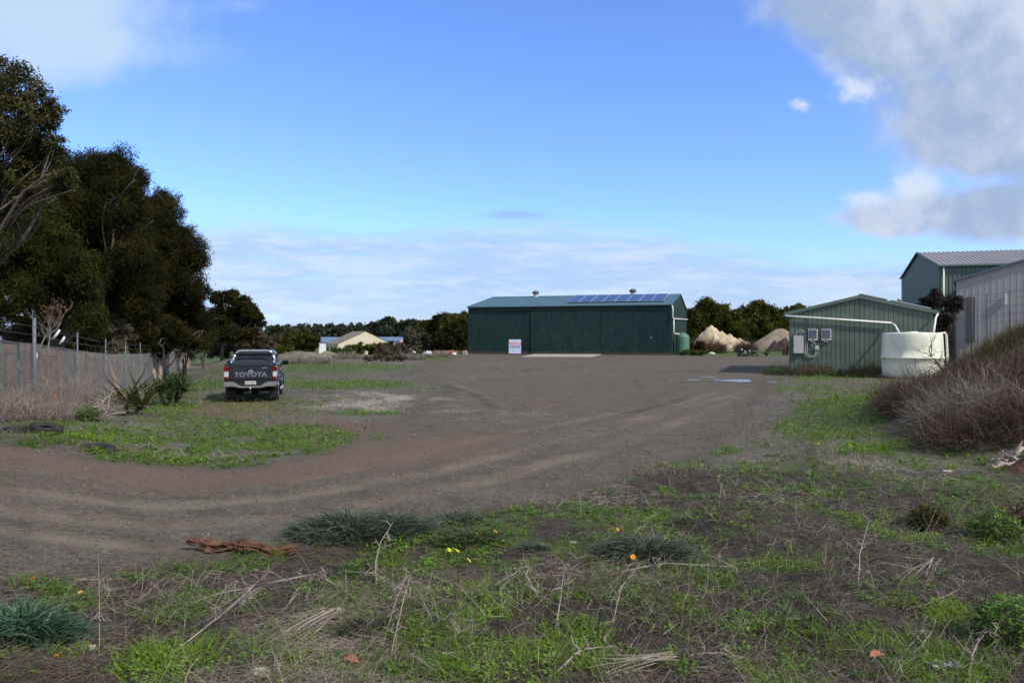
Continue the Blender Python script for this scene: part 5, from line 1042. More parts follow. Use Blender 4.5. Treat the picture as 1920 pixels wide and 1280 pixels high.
# outline of the body side with wheel arches (y, z)
def arch(cy, r_=.47, n=12, z=.50): return [(cy-r_*math.cos(math.pi*k/n), .40+r_*math.sin(math.pi*k/n)) for k in range(n+1)]
side = [(0.02, .62), (0.0, 1.36), (.06, 1.385), (1.62, 1.385), (1.64, 1.20)]      # tub
tub = [(0.02, .62), (.0, .80), (0.0, 1.36), (.04, 1.385), (1.62, 1.385), (1.62, .55)]+[(p[0], p[1]) for p in reversed(arch(RA))]
def side_solid(outline, hw, bev, mtl, name, tuck=.0, parent=UT):
    bm = bmesh.new(); a = [bm.verts.new((-hw, p[0], p[1])) for p in outline]; f = bm.faces.new(a); r = bmesh.ops.extrude_face_region(bm, geom=[f])
    for q_ in r['geom']:
        if isinstance(q_, bmesh.types.BMVert): q_.co.x = hw
    bmesh.ops.recalc_face_normals(bm, faces=bm.faces)
    ed = [e for e in bm.edges if abs(abs(e.verts[0].co.x)-hw) < 1e-4 and abs(e.verts[0].co.x-e.verts[1].co.x) < 1e-4]
    bmesh.ops.bevel(bm, geom=ed, offset=bev, segments=3, affect='EDGES', profile=.6)
    for v_ in bm.verts:
        if tuck and v_.co.z > 1.0: v_.co.x *= 1-tuck*(v_.co.z-1.0)
        if v_.co.z < .75: v_.co.x *= 1-.05*(.75-v_.co.z)/.3
    m_ = MB(); m_.bm(bm); return m_
m_ = side_solid(tub, .885, .045, M_PAINT, 'tub', .05); TUB = m_.build('tub', M_PAINT, UT)
cab = [(1.66, .55), (1.66, 1.30), (1.72, 1.33), (3.55, 1.30), (4.05, 1.16), (4.85, 1.08), (5.10, .98), (5.16, .70), (5.05, .45), (4.70, .45)]+[(p[0], p[1]) for p in reversed(arch(RA+WB))]+[(3.68, .42), (1.75, .42)]
m_ = side_solid(cab, .885, .05, M_PAINT, 'body', .06); BODY = m_.build('body', M_PAINT, UT)
# greenhouse
def loft(rings, mi=0):
    m2 = MB(); n = len(rings[0]); vs = [p for r_ in rings for p in r_]; fs = []
    for i in range(len(rings)-1):
        for k in range(n): fs.append([i*n+k, i*n+(k+1) % n, (i+1)*n+(k+1) % n, (i+1)*n+k])
    fs.append(list(range(n))[::-1]); fs.append([(len(rings)-1)*n+k for k in range(n)])
    bm = bmesh.new(); V_ = [bm.verts.new(v_) for v_ in vs]
    for f in fs: bm.faces.new([V_[k] for k in f])
    bmesh.ops.recalc_face_normals(bm, faces=bm.faces)
    return bm
def cring(z, y0, y1, hw, c_=.09):
    pts = [(-hw, y0+c_), (-hw+c_, y0), (hw-c_, y0), (hw, y0+c_), (hw, y1-c_), (hw-c_*1.6, y1), (-hw+c_*1.6, y1), (-hw, y1-c_)]; return [(p[0], p[1], z) for p in pts]
bm = loft([cring(1.28, 1.70, 3.98, .85), cring(1.36, 1.70, 3.86, .84), cring(1.60, 1.80, 3.42, .765), cring(1.76, 1.90, 3.10, .70, .11), cring(1.825, 2.02, 2.92, .62, .14), cring(1.84, 2.2, 2.75, .5, .14)])
m2 = MB(); m2.bm(bm, smooth=False); CAB = m2.build('cab', M_PAINT, UT)
# windows, slightly proud of the cab shell
m2 = MB(); m2.add([(-.70, 1.722, 1.40), (.70, 1.722, 1.40), (.62, 1.855, 1.735), (-.62, 1.855, 1.735), (-.70, 1.75, 1.40), (.70, 1.75, 1.40), (.62, 1.88, 1.735), (-.62, 1.88, 1.735)], [[0, 1, 2, 3], [7, 6, 5, 4], [0, 4, 5, 1], [1, 5, 6, 2], [2, 6, 7, 3], [3, 7, 4, 0]]); m2.build('rear_window', M_GLS, UT)
for s_ in (-1, 1):
    for a, b, c_, d in ((1.92, 2.72, 2.0, 2.70), (2.78, 3.62, 2.76, 3.22)):
        m2 = MB(); z0, z1 = 1.385, 1.70; h0 = .842*s_; h1 = .735*s_; m2.add([(h0, a, z0), (h0, b, z0), (h1, d, z1), (h1, c_, z1), (h0-.03*s_, a, z0), (h0-.03*s_, b, z0), (h1-.03*s_, d, z1), (h1-.03*s_, c_, z1)], [[0, 1, 2, 3], [7, 6, 5, 4], [0, 4, 5, 1], [1, 5, 6, 2], [2, 6, 7, 3], [3, 7, 4, 0]]); m2.build('side_window', M_GLS, UT)
    m2 = MB()
    for y_ in (1.86, 2.74, 3.72): m2.b(.876*s_, .884*s_, y_, y_+.012, .55, 1.28)
    m2.build('door_gap', M_BLK, UT)
    for y_ in (2.0, 2.88):
        m2 = MB(); m2.tube([(.905*s_, y_, 1.13), (.925*s_, y_+.02, 1.135), (.925*s_, y_+.15, 1.135), (.905*s_, y_+.17, 1.13)], .014, 6); m2.build('door_handle', M_CHROME, UT)
    # side mirror
    m2 = MB(); m2.box((1.04*s_, 3.42, 1.33), (.25, .13, .18), .05, seg=3); m2.tube([(.86*s_, 3.45, 1.28), (.97*s_, 3.43, 1.30)], .03, 8); mr_ = m2.build('side_mirror', M_BLK, UT)
    m2 = MB(); m2.b(.94*s_, 1.14*s_, 3.345, 3.353, 1.26, 1.40, .003); m2.build('mirror_glass', M_GLS, mr_)
# windscreen
m2 = MB(); m2.add([(-.74, 3.86, 1.38), (.74, 3.86, 1.38), (.62, 3.17, 1.75), (-.62, 3.17, 1.75), (-.74, 3.83, 1.36), (.74, 3.83, 1.36), (.62, 3.14, 1.73), (-.62, 3.14, 1.73)], [[0, 1, 2, 3], [7, 6, 5, 4], [0, 4, 5, 1], [1, 5, 6, 2], [2, 6, 7, 3], [3, 7, 4, 0]]); m2.build('windscreen', M_GLS, UT)
# flares
for s_ in (-1, 1):
    for cy, nm in ((RA, 1), (RA+WB, 0)):
        m2 = MB(); pts = [(.885*s_, cy-.52*math.cos(math.pi*k/16), .36+.56*math.sin(math.pi*k/16)) for k in range(17)]
        m2.tube(pts, [.03+.035*math.sin(math.pi*k/16) for k in range(17)], 8); m2.build('wheel_flare', M_PAINT, UT)
# tonneau cover and tailgate
m2 = MB(); m2.b(-.80, .80, .03, 1.60, 1.386, 1.42, .015); m2.build('tonneau_cover', M_BLK, UT)
m2 = MB(); m2.b(-.735, .735, -.055, -.005, .83, 1.385, .02, seg_ if False else 0) if False else m2.b(-.735, .735, -.055, -.003, .83, 1.385, .02)
m2.b(-.70, .70, -.068, -.050, 1.30, 1.37, .012); m2.b(-.66, .66, -.062, -.050, .88, .93, .006)
TG = m2.build('tailgate', M_PAINT, UT)
m2 = MB(); m2.b(-.14, .14, -.082, -.056, 1.19, 1.25, .01); m2.build('handle', M_BLK, TG)
m2 = MB(); m2.b(-.13, .13, -.0895, -.083, 1.215, 1.235, .002); m2.build('handle_trim', M_PAINT, TG)
def ell(cx_, cz, rx, rz, n=24, y=-.064): return [(cx_+rx*math.cos(6.2832*k/n), y, cz+rz*math.sin(6.2832*k/n)) for k in range(n+1)]
m2 = MB(); m2.tube(ell(0, 1.13, .075, .05), .008, 6, cap=False); m2.tube(ell(0, 1.13, .026, .047), .007, 6, cap=False); m2.tube(ell(0, 1.15, .052, .024), .007, 6, cap=False); m2.build('emblem', M_CHROME, TG)
m2 = MB(); m2.b(.38, .57, -.062, -.0565, 1.235, 1.258, .001); m2.build('model_badge', M_CHROME, TG)
def text(body, size, loc, mtl, parent, name, sx=1.0, ext=.004, off=.0):
    cu = bpy.data.curves.new(name, 'FONT'); cu.body = body; cu.size = size; cu.extrude = ext; cu.offset = off; cu.align_x = 'CENTER'; cu.align_y = 'CENTER'; cu.resolution_u = 3; cu.space_character = 1.05
    o = bpy.data.objects.new(name, cu); COL.objects.link(o); bpy.context.view_layer.update()
    me = bpy.data.meshes.new_from_object(o); bpy.data.objects.remove(o); o = bpy.data.objects.new(name, me); COL.objects.link(o)
    me.materials.clear(); me.materials.append(mtl); o.parent = parent; o.location = loc; o.rotation_euler = (math.pi/2, 0, 0); o.scale = (sx, 1, 1); return o
text('TOYOTA', .215, (0, -.0585, 1.005), mat('letter_grey', s2l(128, 130, 132), .5, .2, var=.03), TG, 'lettering', 1.2, .003, .006)
# tail lights
for s_ in (-1, 1):
    m2 = MB(); m2.box((.815*s_, .03, 1.22), (.155, .20, .17), .018, seg=2); tl = m2.build('tail_light', M_LRED, UT)
    m2 = MB(); m2.box((.815*s_, .03, 1.03), (.15, .196, .20), .018, mi=0); m2.build('reversing_lens', M_LCLR, tl)
    m2 = MB(); m2.box((.815*s_, .03, .875), (.15, .19, .10), .018); m2.build('lower_lens', M_LRED, tl)
    m2 = MB(); m2.b(.745*s_, .885*s_, -.078, -.068, 1.118, 1.134, .002); m2.build('chrome_strip', M_CHROME, tl)
# bumper: a step bar dropped in the middle
bz = [(-.90, .745), (-.84, .765), (-.62, .765), (-.52, .74), (-.36, .63), (-.28, .615), (.28, .615), (.36, .63), (.52, .74), (.62, .765), (.84, .765), (.90, .745), (.90, .64), (.82, .60), (.55, .60), (.38, .555), (.30, .55), (-.30, .55), (-.38, .555), (-.55, .60), (-.82, .60), (-.90, .64)]
m2 = MB(); m2.prism(bz, -.20, .05, 0, bev=.012); BP = m2.build('rear_bumper', M_BUMP, UT)
m2 = MB(); m2.b(-.50, .50, -.10, .04, .63, .81, .01); m2.b(-.84, .84, -.10, .04, .768, .80, .006); m2.build('step_pad', M_BLK, BP)
m2 = MB(); m2.b(-.186, .186, -.118, -.104, .665, .785, .004); PL = m2.build('number_plate', mat('plate', (.55, .55, .53), .5, var=.04), UT)
m2 = MB(); rd = random.Random(2)
for k, w_ in enumerate((.03, .03, .022, .03, .036, .03, .03)):
    x_ = -.165+k*.048; m2.b(x_, x_+.008, -.1205, -.1185, .69, .76); m2.b(x_+w_-.008, x_+w_, -.1205, -.1185, .69, .76) if k not in (2,) else None
    if k % 2: m2.b(x_+.0085, x_+w_-.0085, -.1205, -.1185, .752, .76)
    m2.b(x_+.0085, x_+w_-.0085, -.1205, -.1185, .69, .698)
m2.build('plate_marks', mat('plate_ink', s2l(46, 50, 60), .6, var=.05), PL)
# tow bar
m2 = MB(); m2.b(-.04, .04, -.16, .3, .47, .54, .01); m2.b(-.03, .03, -.24, -.10, .42, .47, .008); m2.build('tow_bar', M_BLK, UT)
m2 = MB(); m2.lathe([(0, 0), (.02, .0), (.02, .04), (.028, .06), (.03, .075), (.024, .1), (0, .108)], 16, M=Matrix.Translation((0, -.2, .47))); m2.lathe([(0, -.02), (.03, -.02), (.03, .0), (0, 0)], 12, M=Matrix.Translation((0, -.2, .42))); m2.build('tow_ball', M_CHROME, UT)
# underbody: chassis, axle, spare, exhaust
m2 = MB()
for s_ in (-1, 1): m2.b(.42*s_, .52*s_, .1, 4.9, .50, .62, .01)
m2.b(-.5, .5, .12, .2, .5, .6, .01); m2.tube([(-.72, RA, .38), (.72, RA, .38)], .045, 10); m2.lathe([(0, -.14), (.13, -.1), (.15, 0), (.13, .1), (0, .14)], 16, M=Matrix.Translation((.05, RA, .38)) @ Matrix.Rotation(math.pi/2, 4, 'X'))
m2.tube([(.62, .35, .42), (.6, .9, .46), (.5, 1.6, .48), (.3, 3.0, .45)], .03, 8); m2.b(-.6, .6, 1.7, 4.6, .40, .50, .02); m2.build('chassis', M_BLK, UT)
m2 = MB(); m2.lathe([(.2, .0), (.36, .0), (.38, .05), (.38, .17), (.34, .22), (.2, .22)], 28, M=Matrix.Translation((0, .62, .44))); m2.build('spare_wheel', M_RUB, UT)
# wheels
def wheel(x, y, s_):
    e = bpy.data.objects.new('wheel', None); COL.objects.link(e); e.parent = UT; e.location = (x, y, .38); e.rotation_euler = (0, 0, 0 if s_ > 0 else math.pi)
    Rm = Matrix.Rotation(math.pi/2, 4, 'Y'); m3 = MB()
    m3.lathe([(.225, -.12), (.30, -.132), (.355, -.125), (.376, -.10), (.382, -.04), (.382, .04), (.376, .10), (.355, .125), (.30, .132), (.225, .12)], 48, M=Rm)
    for k in range(48):
        a = k/48*6.283
        for c_ in (-.075, 0, .075): m3.box((.383, 0, c_), (.014, .026, .055), .003, M=Rm @ Matrix.Rotation(a+c_, 4, 'Z'))
    m3.build('tyre', M_RUB, e)
    m3 = MB(); m3.lathe([(.228, -.11), (.215, -.06), (.19, .02), (.19, .06), (.232, .11), (.236, .125), (.222, .118), (.2, .07)], 40, M=Rm); m3.lathe([(0, .085), (.05, .085), (.065, .06), (.065, .02)], 20, M=Rm)
    for k in range(6):
        a = k*math.pi/3; m3.add([(.055*math.cos(a-.5), .055*math.sin(a-.5), .07), (.055*math.cos(a+.5), .055*math.sin(a+.5), .07), (.215*math.cos(a+.16), .215*math.sin(a+.16), .10), (.215*math.cos(a-.16), .215*math.sin(a-.16), .10), (.055*math.cos(a-.5), .055*math.sin(a-.5), .03), (.055*math.cos(a+.5), .055*math.sin(a+.5), .03), (.215*math.cos(a+.16), .215*math.sin(a+.16), .06), (.215*math.cos(a-.16), .215*math.sin(a-.16), .06)], [[0, 1, 2, 3], [7, 6, 5, 4], [0, 4, 5, 1], [1, 5, 6, 2], [2, 6, 7, 3], [3, 7, 4, 0]], M=Rm)
    m3.build('rim', M_CHROME, e)
    m3 = MB(); m3.lathe([(0, .0), (.185, 0), (.185, -.06), (0, -.06)], 24, M=Rm); m3.build('brake_drum', M_BLK, e)
    return e
for s_ in (-1, 1):
    for y_ in (RA, RA+WB): wheel(.765*s_, y_, s_)
    m2 = MB(); m2.b(.60*s_, .88*s_, .585, .60, .14, .62, .004); m2.build('mud_flap', M_BLK, UT)
    m2 = MB(); m2.tube([(.90*s_, 1.85, .42), (.93*s_, 2.0, .40), (.93*s_, 3.4, .40), (.90*s_, 3.55, .42)], .035, 8); m2.build('side_step', M_ALU, UT)
# polished sports bar
for s_ in (-1, 1):
    m2 = MB(); m2.tube([(.735*s_, 1.40, 1.40), (.735*s_, 1.42, 1.50), (.70*s_, 1.46, 1.62), (.655*s_, 1.48, 1.70)], .04, 12); m2.tube([(.735*s_, .75, 1.41), (.74*s_, 1.1, 1.50), (.735*s_, 1.40, 1.55)], .03, 10); m2.build('sports_bar_leg', M_CHROME, UT)
    m2 = MB(); m2.tube([(.663*s_, 1.478, 1.69), (.640*s_, 1.485, 1.725)], .042, 12); m2.build('bar_joint', M_BLK, UT)
m2 = MB(); m2.tube([(-.642, 1.485, 1.722), (-.61, 1.49, 1.77), (-.55, 1.49, 1.81), (-.47, 1.49, 1.825), (0, 1.49, 1.832), (.47, 1.49, 1.825), (.55, 1.49, 1.81), (.61, 1.49, 1.77), (.642, 1.485, 1.722)], .04, 12); m2.build('sports_bar', M_CHROME, UT)
m2 = MB()
for s_ in (-1, 1): m2.box((.78*s_, 5.06, .86), (.22, .3, .2), .04)
m2.build('headlight', M_LCLR, UT)
m2 = MB(); m2.b(-.66, .66, 5.14, 5.19, .78, .95, .01); m2.b(-.85, .85, 5.12, 5.22, .45, .68, .03); m2.build('front_bumper', M_PAINT, UT)

# ------------------------------------------------------------------ puddles
M_WATER = mat('puddle_water', (.22, .215, .205), .26, var=.05, spec=1.0)
def puddle(px, py, wpx, dpx, seed, label):
    x, y = GP(px, py); a0_, b0_ = wpx/F*y/2, dpx*y*y/(CH*F)/2; g = random.Random(seed); n = 26; ph = [g.uniform(0, 6.28) for _ in range(3)]
    ex = [1+.22*math.sin(2*t+ph[0])+.14*math.sin(3*t+ph[1])+.08*math.sin(5*t+ph[2]) for t in [k/n*6.283 for k in range(n)]]
    vs = [(a0_*e*math.cos(k/n*6.283), b0_*e*math.sin(k/n*6.283), 0) for k, e in enumerate(ex)]
    m3 = MB(); m3.add(vs, [list(range(n))]); m3.add([(v_[0]*1.02, v_[1]*1.02, -.06) for v_ in vs]+vs, [[k, (k+1) % n, n+(k+1) % n, n+k] for k in range(n)])
    o = m3.build('puddle', M_WATER); o.location = (x, y, .03); tag(o, label, 'puddle', 'shallow puddles on the gravel', 'structure')
for a in [(1380, 714, 56, 4.2, 1, 'widest puddle reflecting the sky, nearest the small shed'), (1348, 713, 20, 1.6, 2, 'short bright puddle just left of the widest one'), (1300, 712.5, 20, 1.2, 3, 'leftmost thin puddle on the gravel'), (1325, 707, 24, .9, 4, 'thin puddle lying behind the others'), (1445, 716.5, 18, 1.2, 5, 'small puddle at the grass before the small shed')]: puddle(*a)

# ------------------------------------------------------------------ far verge: hedges, junk, debris
def bush(name, label, px, Y, w_, h, n, mtl, seed, cat='bush', ls=.12, group=None, dpt=.7):
    x, y = base_at(px, Y); z0 = hz(x, y); rt = thing(name, label, cat, (x, y, z0), 0, group); k = max(2, int(w_/h*1.5)); g = random.Random(seed)
    lo = [((i-(k-1)/2)*w_/k, g.uniform(-.3, .3)*h, h*.45+g.uniform(-.1, .1)*h, h*.5*g.uniform(.85, 1.15)) for i in range(k)]
    V, Fc, T = crown_cloud(lo, n, ls, .45, 18, seed, 1, 0, .2); V[:, 2] = np.maximum(V[:, 2], 0); npmesh('foliage', V, Fc, mtl, rt, T)
    mb = MB()
    for l in lo: mb.tube([(l[0]*.8, l[1], -.1), (l[0], l[1], l[2])], [.05, .02], 6)
    mb.build('stem', M_BARK, rt); return rt
M_HEDGE = leafmat('hedge_leaf', [(.03, .042, .010), (.075, .10, .022), (.15, .19, .04)], .8, .3, .1, .15)
bush('hedge', 'low green hedge before the gable of the cream house', 683, 118, 6.2, 2.0, 12000, M_HEDGE, 401, 'hedge', .14)
bush('hedge', 'small green shrub at the left corner of the cream house', 640, 122, 3.6, 1.5, 5500, M_HEDGE, 402, 'hedge', .14)
bush('shrub', 'dark green shrub in front of the right white shed', 738, 120, 3.2, 2.3, 5000, M_T2, 403, ls=.14)
bush('shrub', 'grey-leaved bush by the edge of the gravel, left of the white debris', 752, 92, 4.6, 1.6, 6000, M_T4, 404, ls=.10)
bush('shrub', 'reddish-brown dry shrub beside the grey-leaved bush', 728, 98, 3.2, 1.7, 4000, M_RED, 405, ls=.10)
bush('shrub', 'greyish low weeds near the gravel edge', 722, 78, 4.2, .7, 3500, M_T4, 406, ls=.07)
bush('shrub', 'tall green weeds at the foot of the round acacia', 520, 104, 3.8, 1.7, 5500, M_HEDGE, 407, ls=.12)
bush('shrub', 'green bush left of the white box behind the ute', 535, 112, 3.0, 1.6, 3500, M_T3, 408, ls=.12)
bush('shrub', 'green weeds at the foot of the green water tank', 1302, 104, 3.6, .9, 3500, M_HEDGE, 409, ls=.10)
bush('shrub', 'dark bramble patch left of the sand pile', 1302, 120, 3.0, 1.7, 4500, M_T2, 410, ls=.10)
for i, (px, Y, r_, h, n, m_, lab) in enumerate([(1462, 48.6, 1.0, .6, 1100, M_YU, 'weedy green patch at the left corner of the small shed'), (1525, 47.6, 1.5, .75, 1900, M_DRYW, 'brown dry weeds along the shed wall under the inverters'), (1575, 46.9, .7, .4, 500, M_YU, 'greenish grass tuft in the middle of the shed wall'), (1622, 46.2, 1.1, .8, 1500, M_DRYW, 'brown dry weeds at the shed wall close to the cream tank')]):
    x, y = base_at(px, Y); twig_bush('weed_clump', lab, x, y, r_, h, n, m_, 411+i, 'weeds', .018, L=(.08, .35), up=(.7, 1.5), squash=.5)
for i, (px, Y, w_, h, lab) in enumerate([(585, 70, 3.5, .5, 'dry tuft on the verge behind the ute'), (770, 84, 3.0, .5, 'grey tuft at the gravel edge before the debris'), (655, 88, 3.5, .6, 'dry tuft below the hedge'), (815, 95, 4.0, .45, 'low tuft left of the green shed')]):
    x, y = base_at(px, Y); twig_bush('dry_tuft', lab, x, y, w_*.55, h, 1500, M_GTW, 430+i, 'weeds', .03, L=(.15, .45), up=(.6, 1.5), squash=.6)
# junk
def rock(name, label, x, y, r_, mtl, seed, cat='rock', sq=(1, 1, .7), z=None, group=None):
    bm = bmesh.new(); bmesh.ops.create_icosphere(bm, subdivisions=3, radius=1); g = random.Random(seed); o3 = Vector((g.uniform(0, 50), g.uniform(0, 50), g.uniform(0, 50)))
    from mathutils import noise as mn
    for v_ in bm.verts:
        k = .8+.5*mn.noise(v_.co*1.3+o3)+.2*mn.noise(v_.co*3.5+o3); k = round(k*7)/7*.5+k*.5; v_.co = Vector((v_.co.x*sq[0], v_.co.y*sq[1], v_.co.z*sq[2]))*k*r_
    m3 = MB(); m3.bm(bm); o = m3.build(name, mtl); o.location = (x, y, (hz(x, y) if z is None else z)+r_*sq[2]*.25); return tag(o, label, cat, group)
M_ROCK = mat('pale_stone', (.40, .37, .30), .9, var=.3, vs=8, bump=.6, bs=18, dirt=.4)
M_WS = mat('white_sacking', (.62, .62, .60), .7, var=.15, vs=3)
for i, (px, Y, r_, m3, lab, cat, sq) in enumerate([(772, 112, .75, M_WS, 'crumpled pale heap at the left of the debris line', 'debris', (1, .8, 1.0)), (802, 112, .75, M_WHITE, 'white box-like debris in the middle of the line', 'debris', (1.3, .8, .6)), (792, 113, .45, M_BLK, 'small dark lump between the pale heap and the white debris', 'debris', (1.2, 1, .8)), (820, 115, .6, mat('orange_brick', s2l(136, 92, 72), .9, var=.25), 'orange rubble lump right of the white debris', 'debris', (1, .8, .8)), (845, 114, .85, mat('orange_brick', s2l(136, 92, 72), .9), 'longer orange rubble heap near the green shed', 'debris', (1.6, .8, .6)), (852, 112, .35, M_WHITE, 'small white lump before the orange rubble', 'debris', (1.3, 1, .6)), (832, 116, .7, mat('grey_junk', (.10, .10, .11), .8, var=.3), 'dark grey heap between the two orange ones', 'debris', (1.2, .8, .7)), (540, 110, .45, M_WS, 'small white box showing above the weeds behind the ute', 'box', (1, .8, 1.1)), (872, 112, .5, mat('pink_rubble', (.34, .27, .23), .9, var=.3), 'pinkish rubble against the corner of the green shed', 'debris', (1, .8, 1.0)),
    (1303, 128, .4, mat('yellow_drum', s2l(200, 160, 90), .6, var=.1), 'yellowish upright lump left of the sand pile', 'debris', (.6, .6, 2.2)), (1412, 140, .35, mat('lime_ball', s2l(190, 210, 110), .5, var=.1), 'small lime-green ball between the two piles', 'float', (1, 1, 1)), (1318, 118, .35, M_WS, 'white scrap low in the junk heap by the sand pile', 'debris', (1.6, .8, .5)), (1335, 116, .38, M_WS, 'grey-white scrap at the right of the junk heap', 'debris', (1.4, .8, .7))]):
    x, y = base_at(px, Y); rock('debris' if cat == 'debris' else ('white_box' if cat == 'box' else 'float_ball'), lab, x, y, r_, m3, 500+i, cat, sq)
x, y = base_at(1326, 122); twig_bush('brushwood_heap', 'dark reddish brushwood heap in front of the sand pile', x, y, 2.8, 1.7, 3500, M_RED, 520, cat='brush heap', wd=.05, L=(.5, 1.3))
x, y = base_at(1398, 128); twig_bush('brushwood_heap', 'dark brushwood sloping off the right foot of the sand pile', x, y, 1.8, 1.5, 1500, M_BRAM, 521, cat='brush heap', wd=.05, L=(.5, 1.3))
x, y = base_at(1402, 100)
rt = thing('flower_patch', 'low plant with white flowers on the verge behind the gravel', 'flowers', (x, y, hz(x, y))); g = np.random.default_rng(9)
V, Fc, T = crown_cloud([(-.8, 0, .3, .5), (0, 0, .35, .55), (.8, 0, .3, .5)], 2500, .07, .4, 16, 3); V[:, 2] = np.maximum(V[:, 2], 0); npmesh('foliage', V, Fc, M_T5, rt, T)
V, Fc, T = crown_cloud([(-.8, -.2, .45, .5), (0, -.2, .5, .55), (.8, -.2, .45, .5)], 45, .08, .9, 16, 4); V[:, 2] = np.maximum(V[:, 2], .1); npmesh('blossoms', V, Fc, M_WHITE, rt)

# ------------------------------------------------------------------ foreground things
def logpiece(px0, py0, px1, py1):
    a, b = GP(px0, py0), GP(px1, py1); a = Vector((*a, hz(*a)+.05)); b = Vector((*b, hz(*b)+.05)); n = 26; rings = []; g = random.Random(3); prof = [.3, .55, .62, .6, .8, 1.05, 1.15, 1.1, 1.0, 1.05, .95, .85, .8, .86, .7, .62, .6, .66, .7, .72, .75, .74, .72, .7, .62, .4]
    m3 = MB(); d = (b-a); vs = []; fs = []; k_ = 16; sd_ = Vector((-d.y, d.x, 0)).normalized()
    for i in range(n):
        c_ = a+d*i/(n-1)+sd_*.03*math.sin(i*.8)+Vector((0, 0, .03*math.sin(i*.5+1)))
        for k in range(k_):
            an = k/k_*6.283; rr = .075*prof[i]*(1+.28*math.sin(k*2.9+i*.4)+.18*g.uniform(-1, 1)); vs.append(c_+sd_*rr*math.cos(an)*1.25+Vector((0, 0, rr*math.sin(an)*.9)))
    for i in range(n-1):
        for k in range(k_): fs.append([i*k_+k, i*k_+(k+1) % k_, (i+1)*k_+(k+1) % k_, (i+1)*k_+k])
    fs.append(list(range(k_))[::-1]); fs.append([(n-1)*k_+k for k in range(k_)])
    vs = [v_-a for v_ in vs]; m3.add(vs, fs); o = m3.build('log', M_LOG); o.location = a; return tag(o, 'rotten red-brown log lying along the near edge of the track', 'log')
logpiece(350, 1030, 556, 1038)
# grey-leaved clumps
def clump(px, py, n, L, wd, rad, seed, label, sq=1.0, mtl=None, dark=0):
    x, y = GP(px, py); rt = thing('gazania_clump', label, 'plant', (x, y, hz(x, y)), 0, 'grey-green leafy clumps'); g = np.random.default_rng(seed); a = g.uniform(0, 6.283, n); rr = rad*np.sqrt(g.uniform(0, 1, n)); e = g.uniform(.25, 1.35, n)
    b = np.stack([rr*np.cos(a)*sq, rr*np.sin(a)*.6, height(x+rr*np.cos(a)*sq, y+rr*np.sin(a)*.6)-hz(x, y)+g.uniform(0, .55*rad, n)*(1-(rr/rad)**2)], -1)
    aa = a+g.normal(0, .8, n); d = np.stack([np.cos(aa)*np.cos(e), np.sin(aa)*np.cos(e), np.sin(e)], -1)
    V, Fc = ribbons(b, d, g.uniform(L*.6, L*1.2, n), wd*g.uniform(.7, 1.3, n), np.stack([np.cos(aa)*.25, np.sin(aa)*.25, -.35+0*aa], -1), .35, 3)
    npmesh('leaves', V, Fc, mtl or M_GREY, rt, np.repeat(g.uniform(0, 1, n), 8)); return rt, x, y
M_GREYG = leafmat('gazania_leaf', [(.025, .055, .028), (.045, .10, .05), (.10, .17, .10)], .5, .2)
clump(660, 1008, 1700, .24, .011, .50, 1, 'widest grey-green clump at the track edge beyond the log', 1.35)
clump(740, 1000, 1100, .24, .011, .34, 2, 'grey-green clump joined to the right of the widest one', 1.2)
clump(855, 982, 420, .12, .010, .25, 3, 'flat silvery clump on the track edge above the yellow daisies', 1.3)
clump(1205, 1046, 1600, .22, .010, .34, 4, 'dense dark blue-green clump in bare soil right of the centre', 1.3)
clump(1000, 1035, 420, .10, .010, .14, 5, 'small silvery clump beside the bare soil patch')
clump(1275, 978, 260, .12, .010, .12, 6, 'tiny dark tuft above the dense blue-green clump')
clump(880, 1022, 500, .15, .012, .28, 7, 'deep green tuft among the yellow daisies', 1.4, M_YU)
clump(45, 1225, 900, .22, .016, .30, 8, 'leafy blue-green daisy clump in the bottom left corner', 1.1, M_GREYG)
clump(690, 1195, 260, .12, .008, .20, 9, 'dark sooty tuft left of the brightest grass', 1.2, M_T6)
def leafy(px, py, h, n, seed, label, mtl):
    x, y = GP(px, py); twig_bush('weed_bush', label, x, y, h*.75, h, n, M_BRAM, seed, wd=.006, L=(.06, .2), leaf=n*2, lmat=mtl, group='small leafy bushes on the right verge')
leafy(1740, 990, .28, 500, 601, 'olive-brown twiggy bush on the right verge', M_T3)
leafy(1868, 1010, .36, 420, 602, 'thorny green bush near the right edge with a daisy above it', M_WEED)
leafy(1918, 985, .26, 300, 603, 'reddish bush cut by the right edge', M_RED)
leafy(1900, 1205, .36, 420, 604, 'tall dark green weed in the bottom right corner', M_WEED)
leafy(165, 818, .35, 500, 606, 'green weeds around the foot of the rotten stump', M_WEED)
leafy(1685, 800, .4, 500, 607, 'dark green bush at the left toe of the bramble thicket', M_WEED)
